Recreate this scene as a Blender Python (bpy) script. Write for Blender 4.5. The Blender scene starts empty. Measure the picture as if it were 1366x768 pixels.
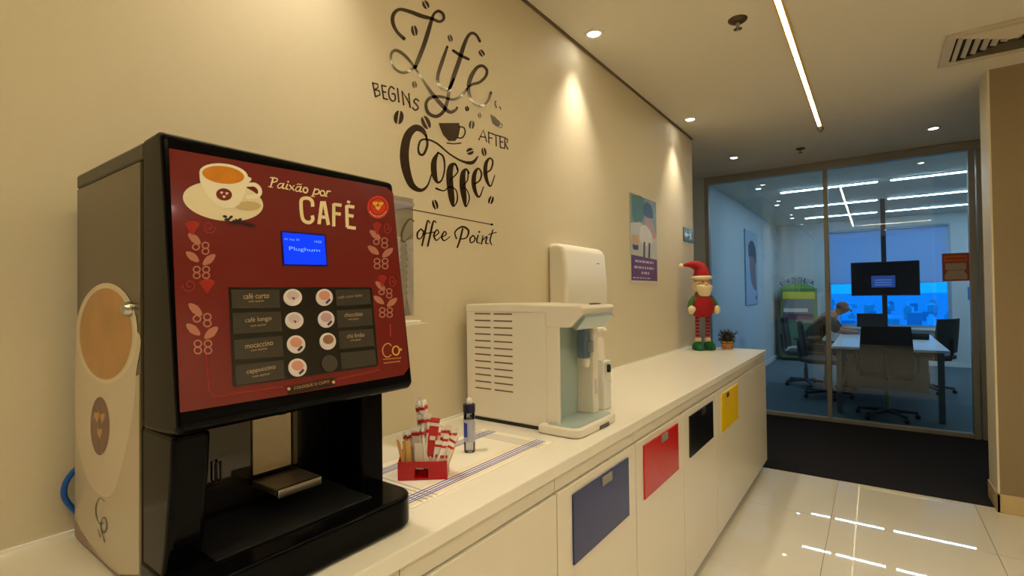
import bpy, bmesh, math, random
from mathutils import Vector, Matrix
random.seed(7)
scn = bpy.context.scene
col = scn.collection
PI = math.pi

# ------------------------------------------------------------------ camera
FPX = 664.338
CX, CY = 683.0, 384.0
CAM = Vector((0.0, 0.0, 1.35))
def _camray(px, py): return Vector(((px-CX)/FPX, -(py-CY)/FPX, -1.0))
_yd = _camray(1167, 387).normalized()
_xd = -_camray(-229, 405).normalized()
_xd = (_xd - _yd*_xd.dot(_yd)).normalized()
_zd = _xd.cross(_yd)
R3 = Matrix((_xd, _yd, _zd))
cam_d = bpy.data.cameras.new('camera'); cam_d.sensor_width = 36; cam_d.sensor_fit = 'HORIZONTAL'
cam_d.lens = FPX/1366*36; cam_d.clip_start = 0.01; cam_d.clip_end = 9000
cam = bpy.data.objects.new('camera', cam_d); col.objects.link(cam)
cam.matrix_world = Matrix.Translation(CAM) @ R3.to_4x4()
scn.camera = cam

# ------------------------------------------------------------------ world and exposure
vs = scn.view_settings
vs.view_transform = 'Standard'; vs.look = 'None'; vs.gamma = 1.0; vs.use_curve_mapping = False
vs.exposure = 0.25
world = bpy.data.worlds.new('world'); scn.world = world; world.use_nodes = True
wn = world.node_tree.nodes; wl = world.node_tree.links
bg = wn['Background']
tc = wn.new('ShaderNodeTexCoord'); sep = wn.new('ShaderNodeSeparateXYZ'); ramp = wn.new('ShaderNodeValToRGB')
wl.new(tc.outputs['Generated'], sep.inputs[0]); wl.new(sep.outputs['Z'], ramp.inputs[0])
ramp.color_ramp.elements[0].position = 0.0; ramp.color_ramp.elements[0].color = (0.50, 0.72, 1.0, 1)
ramp.color_ramp.elements[1].position = 0.5; ramp.color_ramp.elements[1].color = (0.28, 0.50, 1.0, 1)
wl.new(ramp.outputs[0], bg.inputs['Color']); bg.inputs['Strength'].default_value = 2.0

WARM = (1.0, 0.885, 0.71)
COOL = (0.62, 0.82, 1.0)
P_DOWN = 30.0      # wall-washing downlights
P_FILL = 58.0      # added fill downlights over the aisle, out of view
E_LED = 42.0       # linear ceiling light
E_OFF = 40.0        # office linear lamps

# key dimensions (metres): x across the aisle, y along the counter, z up
WX = -1.265; CZ = 2.69; CT = 0.90; CF = -0.695; PY = 6.10

# ------------------------------------------------------------------ materials
def s2l(c): return tuple(((v/255)/12.92 if v/255 <= 0.04045 else ((v/255+0.055)/1.055)**2.4) for v in c)
MATS = {}
def mat(name, rgb, rough=0.5, metal=0.0, noise=None, bump=0.0, spec=0.5, emit=None, es=0.0, coat=0.0, lin=False, trans=0.0, nscale=30):
    if name in MATS: return MATS[name]
    m = bpy.data.materials.new(name); m.use_nodes = True
    nt = m.node_tree; b = nt.nodes['Principled BSDF']
    c = rgb if lin else s2l(rgb)
    b.inputs['Base Color'].default_value = (*c, 1)
    b.inputs['Roughness'].default_value = rough; b.inputs['Metallic'].default_value = metal
    b.inputs['Specular IOR Level'].default_value = spec
    if coat: b.inputs['Coat Weight'].default_value = coat; b.inputs['Coat Roughness'].default_value = 0.05
    if trans: b.inputs['Transmission Weight'].default_value = trans
    if emit is not None:
        b.inputs['Emission Color'].default_value = (*emit, 1); b.inputs['Emission Strength'].default_value = es
    if noise or bump:
        t = nt.nodes.new('ShaderNodeTexCoord'); n = nt.nodes.new('ShaderNodeTexNoise')
        n.inputs['Scale'].default_value = nscale; n.inputs['Detail'].default_value = 4
        nt.links.new(t.outputs['Object'], n.inputs['Vector'])
        if noise:
            mx = nt.nodes.new('ShaderNodeMix'); mx.data_type = 'RGBA'
            mx.inputs[6].default_value = (*[v*(1-noise) for v in c], 1)
            mx.inputs[7].default_value = (*[min(1, v*(1+noise)) for v in c], 1)
            nt.links.new(n.outputs['Fac'], mx.inputs[0]); nt.links.new(mx.outputs[2], b.inputs['Base Color'])
        if bump:
            bp = nt.nodes.new('ShaderNodeBump'); bp.inputs['Strength'].default_value = bump; bp.inputs['Distance'].default_value = 0.002
            nt.links.new(n.outputs['Fac'], bp.inputs['Height']); nt.links.new(bp.outputs[0], b.inputs['Normal'])
    MATS[name] = m; return m
def emis(name, rgb, s):
    m = bpy.data.materials.new(name); m.use_nodes = True; nt = m.node_tree
    nt.nodes.remove(nt.nodes['Principled BSDF']); e = nt.nodes.new('ShaderNodeEmission')
    e.inputs[0].default_value = (*rgb, 1); e.inputs[1].default_value = s
    nt.links.new(e.outputs[0], nt.nodes['Material Output'].inputs[0]); MATS[name] = m; return m
def glass(name, tint, rough=0.0, ior=1.5, boost=1.0):
    """thin clear sheet: Fresnel reflection over tinted see-through"""
    m = bpy.data.materials.new(name); m.use_nodes = True; nt = m.node_tree
    nt.nodes.remove(nt.nodes['Principled BSDF'])
    tr = nt.nodes.new('ShaderNodeBsdfTransparent'); tr.inputs[0].default_value = (*tint, 1)
    gl = nt.nodes.new('ShaderNodeBsdfGlossy'); gl.inputs['Roughness'].default_value = rough
    fr = nt.nodes.new('ShaderNodeFresnel'); fr.inputs['IOR'].default_value = ior
    mul = nt.nodes.new('ShaderNodeMath'); mul.operation = 'MULTIPLY'; mul.inputs[1].default_value = boost; mul.use_clamp = True
    mx = nt.nodes.new('ShaderNodeMixShader')
    nt.links.new(fr.outputs[0], mul.inputs[0]); nt.links.new(mul.outputs[0], mx.inputs[0])
    nt.links.new(tr.outputs[0], mx.inputs[1]); nt.links.new(gl.outputs[0], mx.inputs[2])
    nt.links.new(mx.outputs[0], nt.nodes['Material Output'].inputs[0]); MATS[name] = m; return m
def translucent(name, rgb, w=0.6):
    m = bpy.data.materials.new(name); m.use_nodes = True; nt = m.node_tree
    nt.nodes.remove(nt.nodes['Principled BSDF'])
    d = nt.nodes.new('ShaderNodeBsdfDiffuse'); t = nt.nodes.new('ShaderNodeBsdfTranslucent'); mx = nt.nodes.new('ShaderNodeMixShader')
    c = (*s2l(rgb), 1); d.inputs[0].default_value = c; t.inputs[0].default_value = c; mx.inputs[0].default_value = w
    nt.links.new(d.outputs[0], mx.inputs[1]); nt.links.new(t.outputs[0], mx.inputs[2])
    nt.links.new(mx.outputs[0], nt.nodes['Material Output'].inputs[0]); MATS[name] = m; return m

M_wall = mat('cream_wall_paint', (222, 210, 182), 0.6, noise=0.02, bump=0.05, nscale=60)
M_wall_o = mat('office_wall_paint', (200, 208, 212), 0.6, noise=0.02, bump=0.05, nscale=60)
M_wall_b = mat('brown_wall_paint', (152, 134, 104), 0.6, noise=0.03, bump=0.05, nscale=60)
M_ceil = mat('ceiling_paint', (226, 218, 200), 0.7, noise=0.015, nscale=40)
M_tile = mat('polished_tile', (228, 220, 200), 0.015, noise=0.03, spec=0.7, nscale=4)
M_grout = mat('grout', (140, 128, 104), 0.8)
M_carpet = mat('black_carpet', (40, 38, 40), 0.95, noise=0.4, bump=0.5, spec=0.1, nscale=220)
M_carpet_o = mat('blue_grey_carpet', (92, 106, 112), 0.95, noise=0.3, bump=0.5, spec=0.1, nscale=220)
M_lam = mat('white_laminate', (232, 224, 204), 0.28, noise=0.01, nscale=12)
M_top = mat('white_worktop', (244, 238, 222), 0.22, noise=0.01, nscale=12)
M_gap_shade = mat('gap_shade', (112, 96, 72), 0.8)
M_alu = mat('brushed_aluminium', (158, 154, 142), 0.45, metal=0.25)
M_alu_d = mat('grey_frame', (120, 116, 106), 0.45, metal=0.3)
M_black = mat('gloss_black_plastic', (8, 8, 10), 0.14, spec=0.08)
M_blackm = mat('matt_black_plastic', (22, 22, 24), 0.5)
M_red = mat('dark_red_panel', (116, 26, 27), 0.14, noise=0.03, coat=0.4, nscale=6)
M_white_p = mat('white_plastic', (240, 234, 220), 0.35)
M_cream = mat('cream_print', (238, 224, 190), 0.3)
M_creamt = mat('cream_lettering', (246, 226, 178), 0.35)
M_brown = mat('dark_brown_vinyl', (62, 42, 24), 0.22, metal=0.35, coat=0.3)
M_chrome = mat('chrome', (190, 185, 175), 0.15, metal=1.0)
M_steel = mat('steel', (150, 146, 138), 0.3, metal=0.9)

# ------------------------------------------------------------------ mesh helpers
class MB:
    def __init__(s): s.v = []; s.f = []
    def add(s, vs, fs):
        o = len(s.v); s.v += [tuple(v) for v in vs]; s.f += [tuple(i+o for i in f) for f in fs]; return s
    def box(s, x0, x1, y0, y1, z0, z1):
        return s.add([(x0,y0,z0),(x1,y0,z0),(x1,y1,z0),(x0,y1,z0),(x0,y0,z1),(x1,y0,z1),(x1,y1,z1),(x0,y1,z1)],
                     [(0,3,2,1),(4,5,6,7),(0,1,5,4),(1,2,6,5),(2,3,7,6),(3,0,4,7)])
    def prism(s, pts, axis, a0, a1):
        """pts: 2-D outline; axis: extrude axis 0/1/2 from a0 to a1"""
        def mk(p, a):
            if axis == 0: return (a, p[0], p[1])
            if axis == 1: return (p[0], a, p[1])
            return (p[0], p[1], a)
        n = len(pts)
        vs = [mk(p, a0) for p in pts] + [mk(p, a1) for p in pts]
        return s.add(vs, [tuple(range(n))[::-1], tuple(range(n, 2*n))] + [(i, (i+1) % n, n+(i+1) % n, n+i) for i in range(n)])
    def lathe(s, prof, c=(0,0,0), seg=20, sx=1, sy=1, cap=True):
        vs = []; fs = []; n = len(prof)
        for r, z in prof:
            for k in range(seg):
                a = 2*PI*k/seg; vs.append((c[0]+r*math.cos(a)*sx, c[1]+r*math.sin(a)*sy, c[2]+z))
        for i in range(n-1):
            for k in range(seg):
                k2 = (k+1) % seg; fs.append((i*seg+k, i*seg+k2, (i+1)*seg+k2, (i+1)*seg+k))
        if cap: fs.append(tuple(range(seg))[::-1]); fs.append(tuple((n-1)*seg+k for k in range(seg)))
        return s.add(vs, fs)
    def tube(s, pts, r, seg=8, closed=False):
        pts = [Vector(p) for p in pts]; n = len(pts); rs = r if isinstance(r, (list, tuple)) else [r]*n
        vs = []; fs = []; up = Vector((0.13, 0.27, 0.95)).normalized(); prev = None
        for i, p in enumerate(pts):
            if closed: t = pts[(i+1) % n]-pts[i-1]
            else: t = pts[min(i+1, n-1)]-pts[max(i-1, 0)]
            t.normalize()
            a = (prev - t*prev.dot(t)) if prev is not None else t.cross(up)
            if a.length < 1e-4: a = t.cross(Vector((1, 0, 0)))
            a.normalize(); prev = a; b = t.cross(a)
            for k in range(seg):
                an = 2*PI*k/seg; vs.append(p + (a*math.cos(an)+b*math.sin(an))*rs[i])
        for i in range(n if closed else n-1):
            j = (i+1) % n
            for k in range(seg):
                k2 = (k+1) % seg; fs.append((i*seg+k, i*seg+k2, j*seg+k2, j*seg+k))
        if not closed: fs += [tuple(range(seg))[::-1], tuple((n-1)*seg+k for k in range(seg))]
        return s.add(vs, fs)
    def ell(s, c, rx, ry, rz, seg=16, rings=10):
        prof = [(max(0.001, math.sin(PI*i/rings)), -math.cos(PI*i/rings)) for i in range(rings+1)]
        vs = []; fs = []
        for r, z in prof:
            for k in range(seg):
                a = 2*PI*k/seg; vs.append((c[0]+rx*r*math.cos(a), c[1]+ry*r*math.sin(a), c[2]+rz*z))
        for i in range(rings):
            for k in range(seg):
                k2 = (k+1) % seg; fs.append((i*seg+k, i*seg+k2, (i+1)*seg+k2, (i+1)*seg+k))
        return s.add(vs, fs)

ORI = {}
def thing(name, loc, label=None, cat=None, group=None, rotz=0, kind=None):
    o = bpy.data.objects.new(name, None); col.objects.link(o); o.empty_display_size = 0.05
    o.location = loc; o.rotation_euler = (0, 0, rotz); ORI[o.name] = Vector(loc)
    tag(o, label, cat, group, kind); return o
def tag(o, label=None, cat=None, group=None, kind=None):
    if label: o['label'] = label
    if cat: o['category'] = cat
    if group: o['group'] = group
    if kind: o['kind'] = kind
    return o
def obj(name, mb, m, parent=None, local=False, smooth=False, bevel=0, seg=2, label=None, fix=True, sub=0):
    me = bpy.data.meshes.new(name)
    org = Vector((0, 0, 0))
    if parent is not None and not local:
        org = ORI[parent.name]
    elif parent is None and not local:
        # a top-level mesh: origin at the middle of its base
        xs = [v[0] for v in mb.v]; ys = [v[1] for v in mb.v]; zs = [v[2] for v in mb.v]
        org = Vector(((min(xs)+max(xs))/2, (min(ys)+max(ys))/2, min(zs)))
    me.from_pydata([(v[0]-org.x, v[1]-org.y, v[2]-org.z) for v in mb.v], [], mb.f)
    if fix:
        b = bmesh.new(); b.from_mesh(me); bmesh.ops.recalc_face_normals(b, faces=b.faces); b.to_mesh(me); b.free()
    me.materials.append(m)
    o = bpy.data.objects.new(name, me); col.objects.link(o)
    if parent is None: o.location = org; ORI[o.name] = org
    else: o.parent = parent; ORI[o.name] = ORI[parent.name]
    if smooth:
        for p in me.polygons: p.use_smooth = True
        if smooth != 'all':
            try: me.set_sharp_from_angle(angle=math.radians(40))
            except Exception: pass
    if bevel:
        md = o.modifiers.new('bevel', 'BEVEL'); md.width = bevel; md.segments = seg; md.limit_method = 'ANGLE'; md.angle_limit = math.radians(35)
        md.harden_normals = False
    if sub:
        md = o.modifiers.new('sub', 'SUBSURF'); md.levels = sub; md.render_levels = sub
    if label: o['label'] = label
    return o
def bx(*a): return MB().box(*a)
def struct(name, mb, m, **k):
    o = obj(name, mb, m, **k); o['kind'] = 'structure'; return o
def copy_tree(o, parent=None):
    c = o.copy(); col.objects.link(c); c.parent = parent; ORI[c.name] = Vector(o.location) if parent is None else ORI.get(parent.name, Vector())
    for ch in [x for x in bpy.data.objects if x.parent == o]: copy_tree(ch, c)
    return c

# flat print: points read off a surface -> that surface's plane in the room
class Plane:
    def __init__(s, p0, n): s.p0 = Vector(p0); s.n = Vector(n).normalized()
    def pt(s, px, py, off=0.0):
        d = R3 @ _camray(px, py); t = (s.p0-CAM).dot(s.n)/d.dot(s.n)
        return CAM + d*t + s.n*off
def zoom(ox, oy, sc): return lambda p: (ox+p[0]/sc, oy+p[1]/sc)
def ident(p): return p
def spline(pts, per=7):
    out = []
    n = len(pts)
    if n < 3: return [tuple(p) for p in pts]
    for i in range(n-1):
        p0 = pts[max(i-1, 0)]; p1 = pts[i]; p2 = pts[i+1]; p3 = pts[min(i+2, n-1)]
        for k in range(per):
            t = k/per
            out.append(tuple(0.5*((2*p1[j])+(-p0[j]+p2[j])*t+(2*p0[j]-5*p1[j]+4*p2[j]-p3[j])*t*t+(-p0[j]+3*p1[j]-3*p2[j]+p3[j])*t**3) for j in range(len(p1))))
    out.append(tuple(pts[-1])); return out
def ribbon(mb, pl, pts, w, off, tf=ident, smooth=True, capr=True):
    """pts: (x, y[, width]) in sketch units; draws a stroke lying on plane pl"""
    P = [(p[0], p[1], (p[2] if len(p) > 2 else w)) for p in pts]
    if smooth: P = spline(P)
    L = []; Rr = []
    n = len(P)
    for i, p in enumerate(P):
        a = P[max(i-1, 0)]; b = P[min(i+1, n-1)]
        dx, dy = b[0]-a[0], b[1]-a[1]; l = math.hypot(dx, dy) or 1
        nx, ny = -dy/l, dx/l; h = p[2]/2
        L.append((p[0]+nx*h, p[1]+ny*h)); Rr.append((p[0]-nx*h, p[1]-ny*h))
    vs = [pl.pt(*tf(q), off) for q in L]+[pl.pt(*tf(q), off) for q in Rr]
    mb.add(vs, [(i, i+1, n+i+1, n+i) for i in range(n-1)])
    if capr:
        for p in (P[0], P[-1]):
            disc(mb, pl, p[0], p[1], p[2]/2, p[2]/2, off, tf, 8)
    return mb
def disc(mb, pl, x, y, rx, ry, off, tf=ident, seg=20, rot=0):
    c, s_ = math.cos(rot), math.sin(rot); vs = []
    for k in range(seg):
        a = 2*PI*k/seg; u, v = rx*math.cos(a), ry*math.sin(a)
        vs.append(pl.pt(*tf((x+u*c-v*s_, y+u*s_+v*c)), off))
    mb.add(vs, [tuple(range(seg))]); return mb
def ring(mb, pl, x, y, rx, ry, w, off, tf=ident, seg=22, rot=0):
    c, s_ = math.cos(rot), math.sin(rot); vs = []
    for k in range(seg):
        a = 2*PI*k/seg
        for q in (0.5, -0.5):
            u, v = (rx+q*w)*math.cos(a), (ry+q*w)*math.sin(a)
            vs.append(pl.pt(*tf((x+u*c-v*s_, y+u*s_+v*c)), off))
    mb.add(vs, [(2*k, 2*((k+1) % seg), 2*((k+1) % seg)+1, 2*k+1) for k in range(seg)]); return mb
def poly(mb, pl, pts, off, tf=ident, smooth=False):
    if smooth: pts = spline(list(pts)+[pts[0]], 6)[:-1]
    mb.add([pl.pt(*tf(p), off) for p in pts], [tuple(range(len(pts)))]); return mb
def printed(name, mb, m, parent, **k):
    """flat print: n-gons are triangulated so that concave outlines fill well"""
    o = obj(name, mb, m, parent, fix=False, **k)
    b = bmesh.new(); b.from_mesh(o.data); bmesh.ops.triangulate(b, faces=[f for f in b.faces if len(f.verts) > 4], ngon_method='EAR_CLIP'); b.to_mesh(o.data); b.free()
    return o
def text_mesh(body, shear=0.0, weight=0.0, spacing=1.0):
    c = bpy.data.curves.new('tmp', 'FONT'); c.body = body; c.shear = shear; c.offset = weight; c.space_character = spacing
    c.resolution_u = 3
    o = bpy.data.objects.new('tmp', c); col.objects.link(o)
    bpy.context.view_layer.update()
    me = bpy.data.meshes.new_from_object(o.evaluated_get(bpy.context.evaluated_depsgraph_get()))
    vs = [(v.co.x, v.co.y) for v in me.vertices]; fs = [tuple(p.vertices) for p in me.polygons]
    bpy.data.objects.remove(o); bpy.data.curves.remove(c); bpy.data.meshes.remove(me)
    x0 = min(v[0] for v in vs); x1 = max(v[0] for v in vs); y0 = min(v[1] for v in vs); y1 = max(v[1] for v in vs)
    return [((v[0]-x0)/(x1-x0), (v[1]-y0)/(y1-y0)) for v in vs], fs
def lettering(mb, pl, body, quad, off, tf=ident, **k):
    """quad: bottom-left, bottom-right, top-right, top-left of the word's box"""
    vs, fs = text_mesh(body, **k); bl, br, tr, tl = quad; out = []
    for u, v in vs:
        x = (1-u)*(1-v)*bl[0]+u*(1-v)*br[0]+u*v*tr[0]+(1-u)*v*tl[0]
        y = (1-u)*(1-v)*bl[1]+u*(1-v)*br[1]+u*v*tr[1]+(1-u)*v*tl[1]
        out.append(pl.pt(*tf((x, y)), off))
    mb.add(out, fs); return mb

# ================================================================== THE ROOM
struct('wall_left', bx(WX-0.14, WX, -3.1, 4.42, 0, CZ), M_wall)
struct('wall_back', bx(-1.4, 2.7, -3.2, -3.1, 0, CZ), mat('slate_for_reflection', (62, 66, 78), 0.6, noise=0.02, nscale=60))  # unseen wall, made slate so the machine's reflections stay dark
struct('wall_right', bx(2.6, 2.7, -3.1, 11.6, 0, CZ), M_wall)
struct('wall_column', bx(0.59, 2.6, 4.18, 4.46, 0, CZ), M_wall_b)
struct('wall_corridor_left', bx(-2.7, -2.6, 4.2, 6.2, 0, CZ), M_wall_o)
struct('wall_corridor_near', bx(-2.7, WX-0.14, 4.28, 4.42, 0, CZ), M_wall_o)
struct('wall_partition_left', bx(-2.6, -1.60, PY-0.05, PY+0.05, 0, CZ), M_wall_o)
struct('ceiling', bx(-2.7, 2.7, -3.2, 11.7, CZ, CZ+0.1), M_ceil)
struct('trim_1', bx(WX, WX+0.010, -3.1, 4.42, CZ-0.012, CZ), M_gap_shade)  # shade of the ceiling gap, painted as a dark strip
struct('column_side_lit', bx(0.580, 0.59, 4.18, 4.46, 0.11, CZ), mat('lit_side_cream', (232, 222, 196), 0.5))  # office light on the column's side, painted as a cream strip
struct('trim_3', bx(WX, WX+0.006, -2.6, 4.28, CT, CT+0.007), mat('white_sealant', (250, 246, 236), 0.4))
struct('baseboard_right', bx(0.572, 2.6, 4.162, 4.18, 0, 0.11), mat('tan_baseboard', (214, 190, 140), 0.4), bevel=0.003)
struct('baseboard_column', bx(0.572, 0.59, 4.162, 4.46, 0, 0.11), MATS['tan_baseboard'], bevel=0.003)

# tiled floor: grout bed with each tile a piece of its own
fl = struct('floor', bx(-2.7, 2.7, -3.2, 4.243, -0.06, -0.003), M_grout)
tx = [-1.665+0.715*i for i in range(7)]; ty = [4.243, 3.50]
while ty[-1] > -3.1: ty.append(ty[-1]-0.86)
base = bx(0.0015, 0.715-0.0015, 0.0015, 0.86-0.0015, -0.02, 0.0)
proto = None
for i in range(len(tx)-1):
    for j in range(len(ty)-1):
        y1, y0 = ty[j], ty[j+1]
        x0 = tx[i]
        if proto is None or j == 0:
            t = obj('tile', bx(0.0015, 0.7135, 0.0015, (y1-y0)-0.0015, -0.02, 0.0), M_tile, fl, local=True)
            if j: proto = t
        else:
            t = proto.copy(); col.objects.link(t); t.parent = fl
        t.location = Vector((x0, y0, 0))-ORI['floor']
struct('floor_carpet', bx(-2.7, 2.7, 4.243, PY, -0.06, 0.004), M_carpet)
struct('floor_office', bx(-2.7, 2.7, PY, 11.7, -0.06, 0.004), M_carpet_o)

# office shell
struct('wall_office_left', bx(-1.75, -1.63, PY+0.05, 11.5, 0, CZ), M_wall_o)
wf = MB(); WL, WR, WB, WT = -0.74, 1.08, 0.66, 2.50
wf.box(-1.75, WL, 11.5, 11.65, 0, CZ).box(WR, 2.6, 11.5, 11.65, 0, CZ).box(WL, WR, 11.5, 11.65, 0, WB).box(WL, WR, 11.5, 11.65, WT, CZ)
struct('wall_far', wf, M_wall_o)
struct('baseboard_far', bx(-1.63, 2.6, 11.485, 11.5, 0.004, 0.08), mat('white_baseboard', (225, 225, 222), 0.4))
struct('baseboard_office_left', bx(-1.63, -1.615, PY+0.06, 11.485, 0.004, 0.08), MATS['white_baseboard'])
w1 = thing('window_1', (0.17, 11.5, WB), kind='structure')
M_wglass = glass('daylight_tint_glass', (0.06, 0.62, 0.88))  # blue cast of the daylight is put into the glass tint
M_wframe = mat('window_frame_blue_grey', (150, 172, 196), 0.4, metal=0.2)
for n, a in (('window_frame', (WL, WR, 11.5, 11.6, WB, WB+0.05)), ('window_frame', (WL, WR, 11.5, 11.6, WT-0.05, WT)),
             ('window_frame', (WL, WL+0.05, 11.5, 11.6, WB+0.05, WT-0.05)), ('window_frame', (WR-0.05, WR, 11.5, 11.6, WB+0.05, WT-0.05)),
             ('mullion', (0.10, 0.15, 11.5, 11.6, WB+0.05, WT-0.05))):
    obj(n, bx(*a), M_wframe, w1)
obj('pane', bx(WL+0.05, 0.10, 11.55, 11.556, WB+0.05, WT-0.05), M_wglass, w1)
obj('pane', bx(0.15, WR-0.05, 11.55, 11.556, WB+0.05, WT-0.05), M_wglass, w1)
obj('window_sill', bx(WL-0.03, WR+0.03, 11.42, 11.5, WB-0.03, WB), MATS['white_baseboard'], w1)

# glass partition with its aluminium frame
M_pglass = glass('partition_glass', (0.76, 0.86, 0.93), ior=1.52, boost=1.5)
gp = thing('wall_glass', (0.0, PY, 0.0), kind='structure')
def frame(n, *a): return obj(n, bx(*a), M_alu, gp, bevel=0.004)
frame('top_rail', -1.60, 2.6, PY-0.04, PY+0.04, 2.61, CZ)
frame('bottom_rail', -1.60, 0.70, PY-0.035, PY+0.035, 0.004, 0.045)
frame('bottom_rail', 0.80, 2.6, PY-0.035, PY+0.035, 0.004, 0.045)
frame('post', -1.60, -1.555, PY-0.045, PY+0.045, 0.045, 2.61)
frame('post', -0.415, -0.375, PY-0.045, PY+0.045, 0.045, 2.61)
frame('post', 0.70, 0.745, PY-0.045, PY+0.045, 0.004, 2.61)
frame('post', 0.755, 0.80, PY-0.045, PY+0.045, 0.004, 2.61)
obj('pane', bx(-1.555, -0.415, PY-0.004, PY+0.004, 0.045, 2.61), M_pglass, gp)
obj('pane', bx(-0.375, 0.70, PY-0.004, PY+0.004, 0.045, 2.61), M_pglass, gp)
obj('pane', bx(0.80, 2.6, PY-0.004, PY+0.004, 0.045, 2.61), M_pglass, gp)

# ================================================================== LAMPS
M_bulb = emis('downlight_bulb', (1.0, 0.93, 0.80), 30.0)
M_bulb_c = emis('downlight_bulb_cool', (0.85, 0.94, 1.0), 14.0)
M_ring = mat('downlight_ring', (236, 230, 214), 0.4)
def downlight(x, y, power, color, label, bulb=None, spot=math.radians(78), group=None, blend=1.0):
    t = thing('downlight', (x, y, CZ-0.006), label, 'downlight', group)
    prof = [(0.034, 0.0), (0.046, -0.001), (0.050, 0.003), (0.050, 0.006), (0.034, 0.006)]
    obj('trim_ring', MB().lathe(prof, (x, y, CZ-0.006), 28, cap=False), M_ring, t, smooth=True)
    obj('bulb', MB().lathe([(0.0335, 0.0048), (0.030, 0.0028), (0.015, 0.0008), (0.001, 0.0003)], (x, y, CZ-0.006), 20), bulb or M_bulb, t, smooth='all')
    ld = bpy.data.lights.new('downlight_beam', 'SPOT'); ld.energy = power; ld.color = color; ld.spot_size = spot; ld.spot_blend = blend; ld.shadow_soft_size = 0.04
    lo = bpy.data.objects.new('downlight_beam', ld); col.objects.link(lo); lo.parent = t; lo.location = (0, 0, -0.01)
    return t
G = 'warm downlights washing the lettered wall'
downlight(-1.145, 2.318, P_DOWN, WARM, 'round downlight washing the wall above the towel dispenser', group=G)
downlight(-1.13, 3.92, P_DOWN, WARM, 'round downlight washing the wall above the green exit sign', group=G)
downlight(-1.145, 0.716, P_DOWN, WARM, 'round downlight washing the wall above the coffee machine', group=G)
downlight(-1.145, -0.90, P_DOWN, WARM, 'round downlight washing the wall at the near end of the counter', group=G)
downlight(-1.11, 5.31, P_DOWN*0.25, WARM, 'round downlight over the black carpet beside the lettered wall corner')
downlight(0.418, 5.405, P_DOWN*0.25, WARM, 'round downlight over the black carpet near the brown wall end')
for (x, y) in ((0.9, 2.2), (0.9, 0.4), (1.9, 1.3), (0.2, -1.6), (1.7, -1.4)):  # lamps added as fill light, none of them in view
    downlight(x, y, P_FILL, WARM, 'added unseen fill downlight over the tiled floor behind the viewpoint', spot=math.radians(130), group='added fill downlights above the tiled floor')
for (y) in (7.12, 8.65, 10.40):
    downlight(-1.20, y, 9.0, (0.8, 0.92, 1.0), 'small downlight along the office side wall behind the glass', M_bulb_c, group='office downlights', spot=math.radians(80))

# L-shaped linear ceiling light
M_led = emis('warm_led', (1.0, 0.83, 0.48), E_LED)
t = thing('linear_ceiling_light', (-0.335, 2.2, CZ-0.012), 'long warm L-shaped LED strip light set in the ceiling', 'strip light')
LX = -0.335
obj('diffuser', bx(LX-0.011, LX+0.011, -0.25, 4.70, CZ-0.010, CZ-0.002), M_led, t)
obj('diffuser', bx(LX+0.014, 1.05, -0.290, -0.25, CZ-0.010, CZ-0.002), M_led, t)
M_glow_lip = mat('glow_yellow', (236, 196, 96), 0.4)  # yellow of the lips stands for the strip light's glow
for a in ((LX-0.020, LX-0.011, -0.296, 4.706), (LX+0.011, LX+0.020, -0.244, 4.706)):
    obj('channel_lip', bx(*a, CZ-0.012, CZ), M_glow_lip, t)
obj('end_cap', bx(LX-0.02, LX+0.02, 4.706, 4.715, CZ-0.012, CZ), M_glow_lip, t)
for a in ((LX-0.014, 1.05, -0.296, -0.290), (LX+0.02, 1.05, -0.25, -0.244)):
    obj('channel_lip', bx(*a, CZ-0.012, CZ), M_glow_lip, t)

M_olamp = emis('cool_tube', (0.68, 0.87, 1.0), E_OFF)
for yy, row in ((7.56, 'by the glass partition'), (9.08, 'above the television pole'), (10.5, 'by the window')):
    for (x0, x1, seg_) in ((-1.0, 0.05, 'portrait picture side'), (0.18, 1.35, 'middle'), (1.50, 2.5, 'orange notice side')):
        t = thing('office_lamp', ((x0+x1)/2, yy, CZ-0.02), 'narrow cool white office lamp in the row '+row+', '+seg_, 'ceiling lamp', 'linear lamps on the office ceiling')
        obj('housing', bx(x0-0.01, x1+0.01, yy-0.03, yy+0.03, CZ-0.012, CZ), M_white_p, t)
        obj('tube', bx(x0, x1, yy-0.022, yy+0.022, CZ-0.018, CZ-0.012), M_olamp, t)

# ------------------------------------------------------------------ ceiling fittings
M_spr = mat('sprinkler_bronze', (86, 66, 40), 0.4, metal=0.5)
def sprinkler(x, y, label, s=1.0):
    t = thing('fire_sprinkler', (x, y, CZ-0.06*s), label, 'sprinkler')
    obj('rosette', MB().lathe([(0.045*s, 0), (0.043*s, -0.006*s), (0.028*s, -0.016*s), (0.012*s, -0.018*s)], (x, y, CZ), 24), M_spr, t, smooth=True)
    obj('stem', MB().lathe([(0.008*s, -0.018*s), (0.007*s, -0.045*s)], (x, y, CZ), 12), M_alu, t, smooth=True)
    m = MB()
    for k in range(10):
        a = 2*PI*k/10
        m.add([(x+math.cos(a+d)*r*s, y+math.sin(a+d)*r*s, CZ-z*s) for z in (0.046, 0.049) for (r, d) in ((0.006, -0.2), (0.020, -0.12), (0.020, 0.12), (0.006, 0.2))],
              [(0, 1, 2, 3), (7, 6, 5, 4), (0, 4, 5, 1), (1, 5, 6, 2), (2, 6, 7, 3), (3, 7, 4, 0)])
    obj('deflector', m, M_spr, t)
sprinkler(-0.521, 2.63, 'dark bronze fire sprinkler in the ceiling beside the middle of the strip light')
sprinkler(-0.54, 5.37, 'small fire sprinkler in the ceiling near the glass partition', 0.9)
t = thing('smoke_detector', (-0.335, 4.80, CZ-0.03), 'small round detector at the end of the strip light', 'smoke detector')
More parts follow.
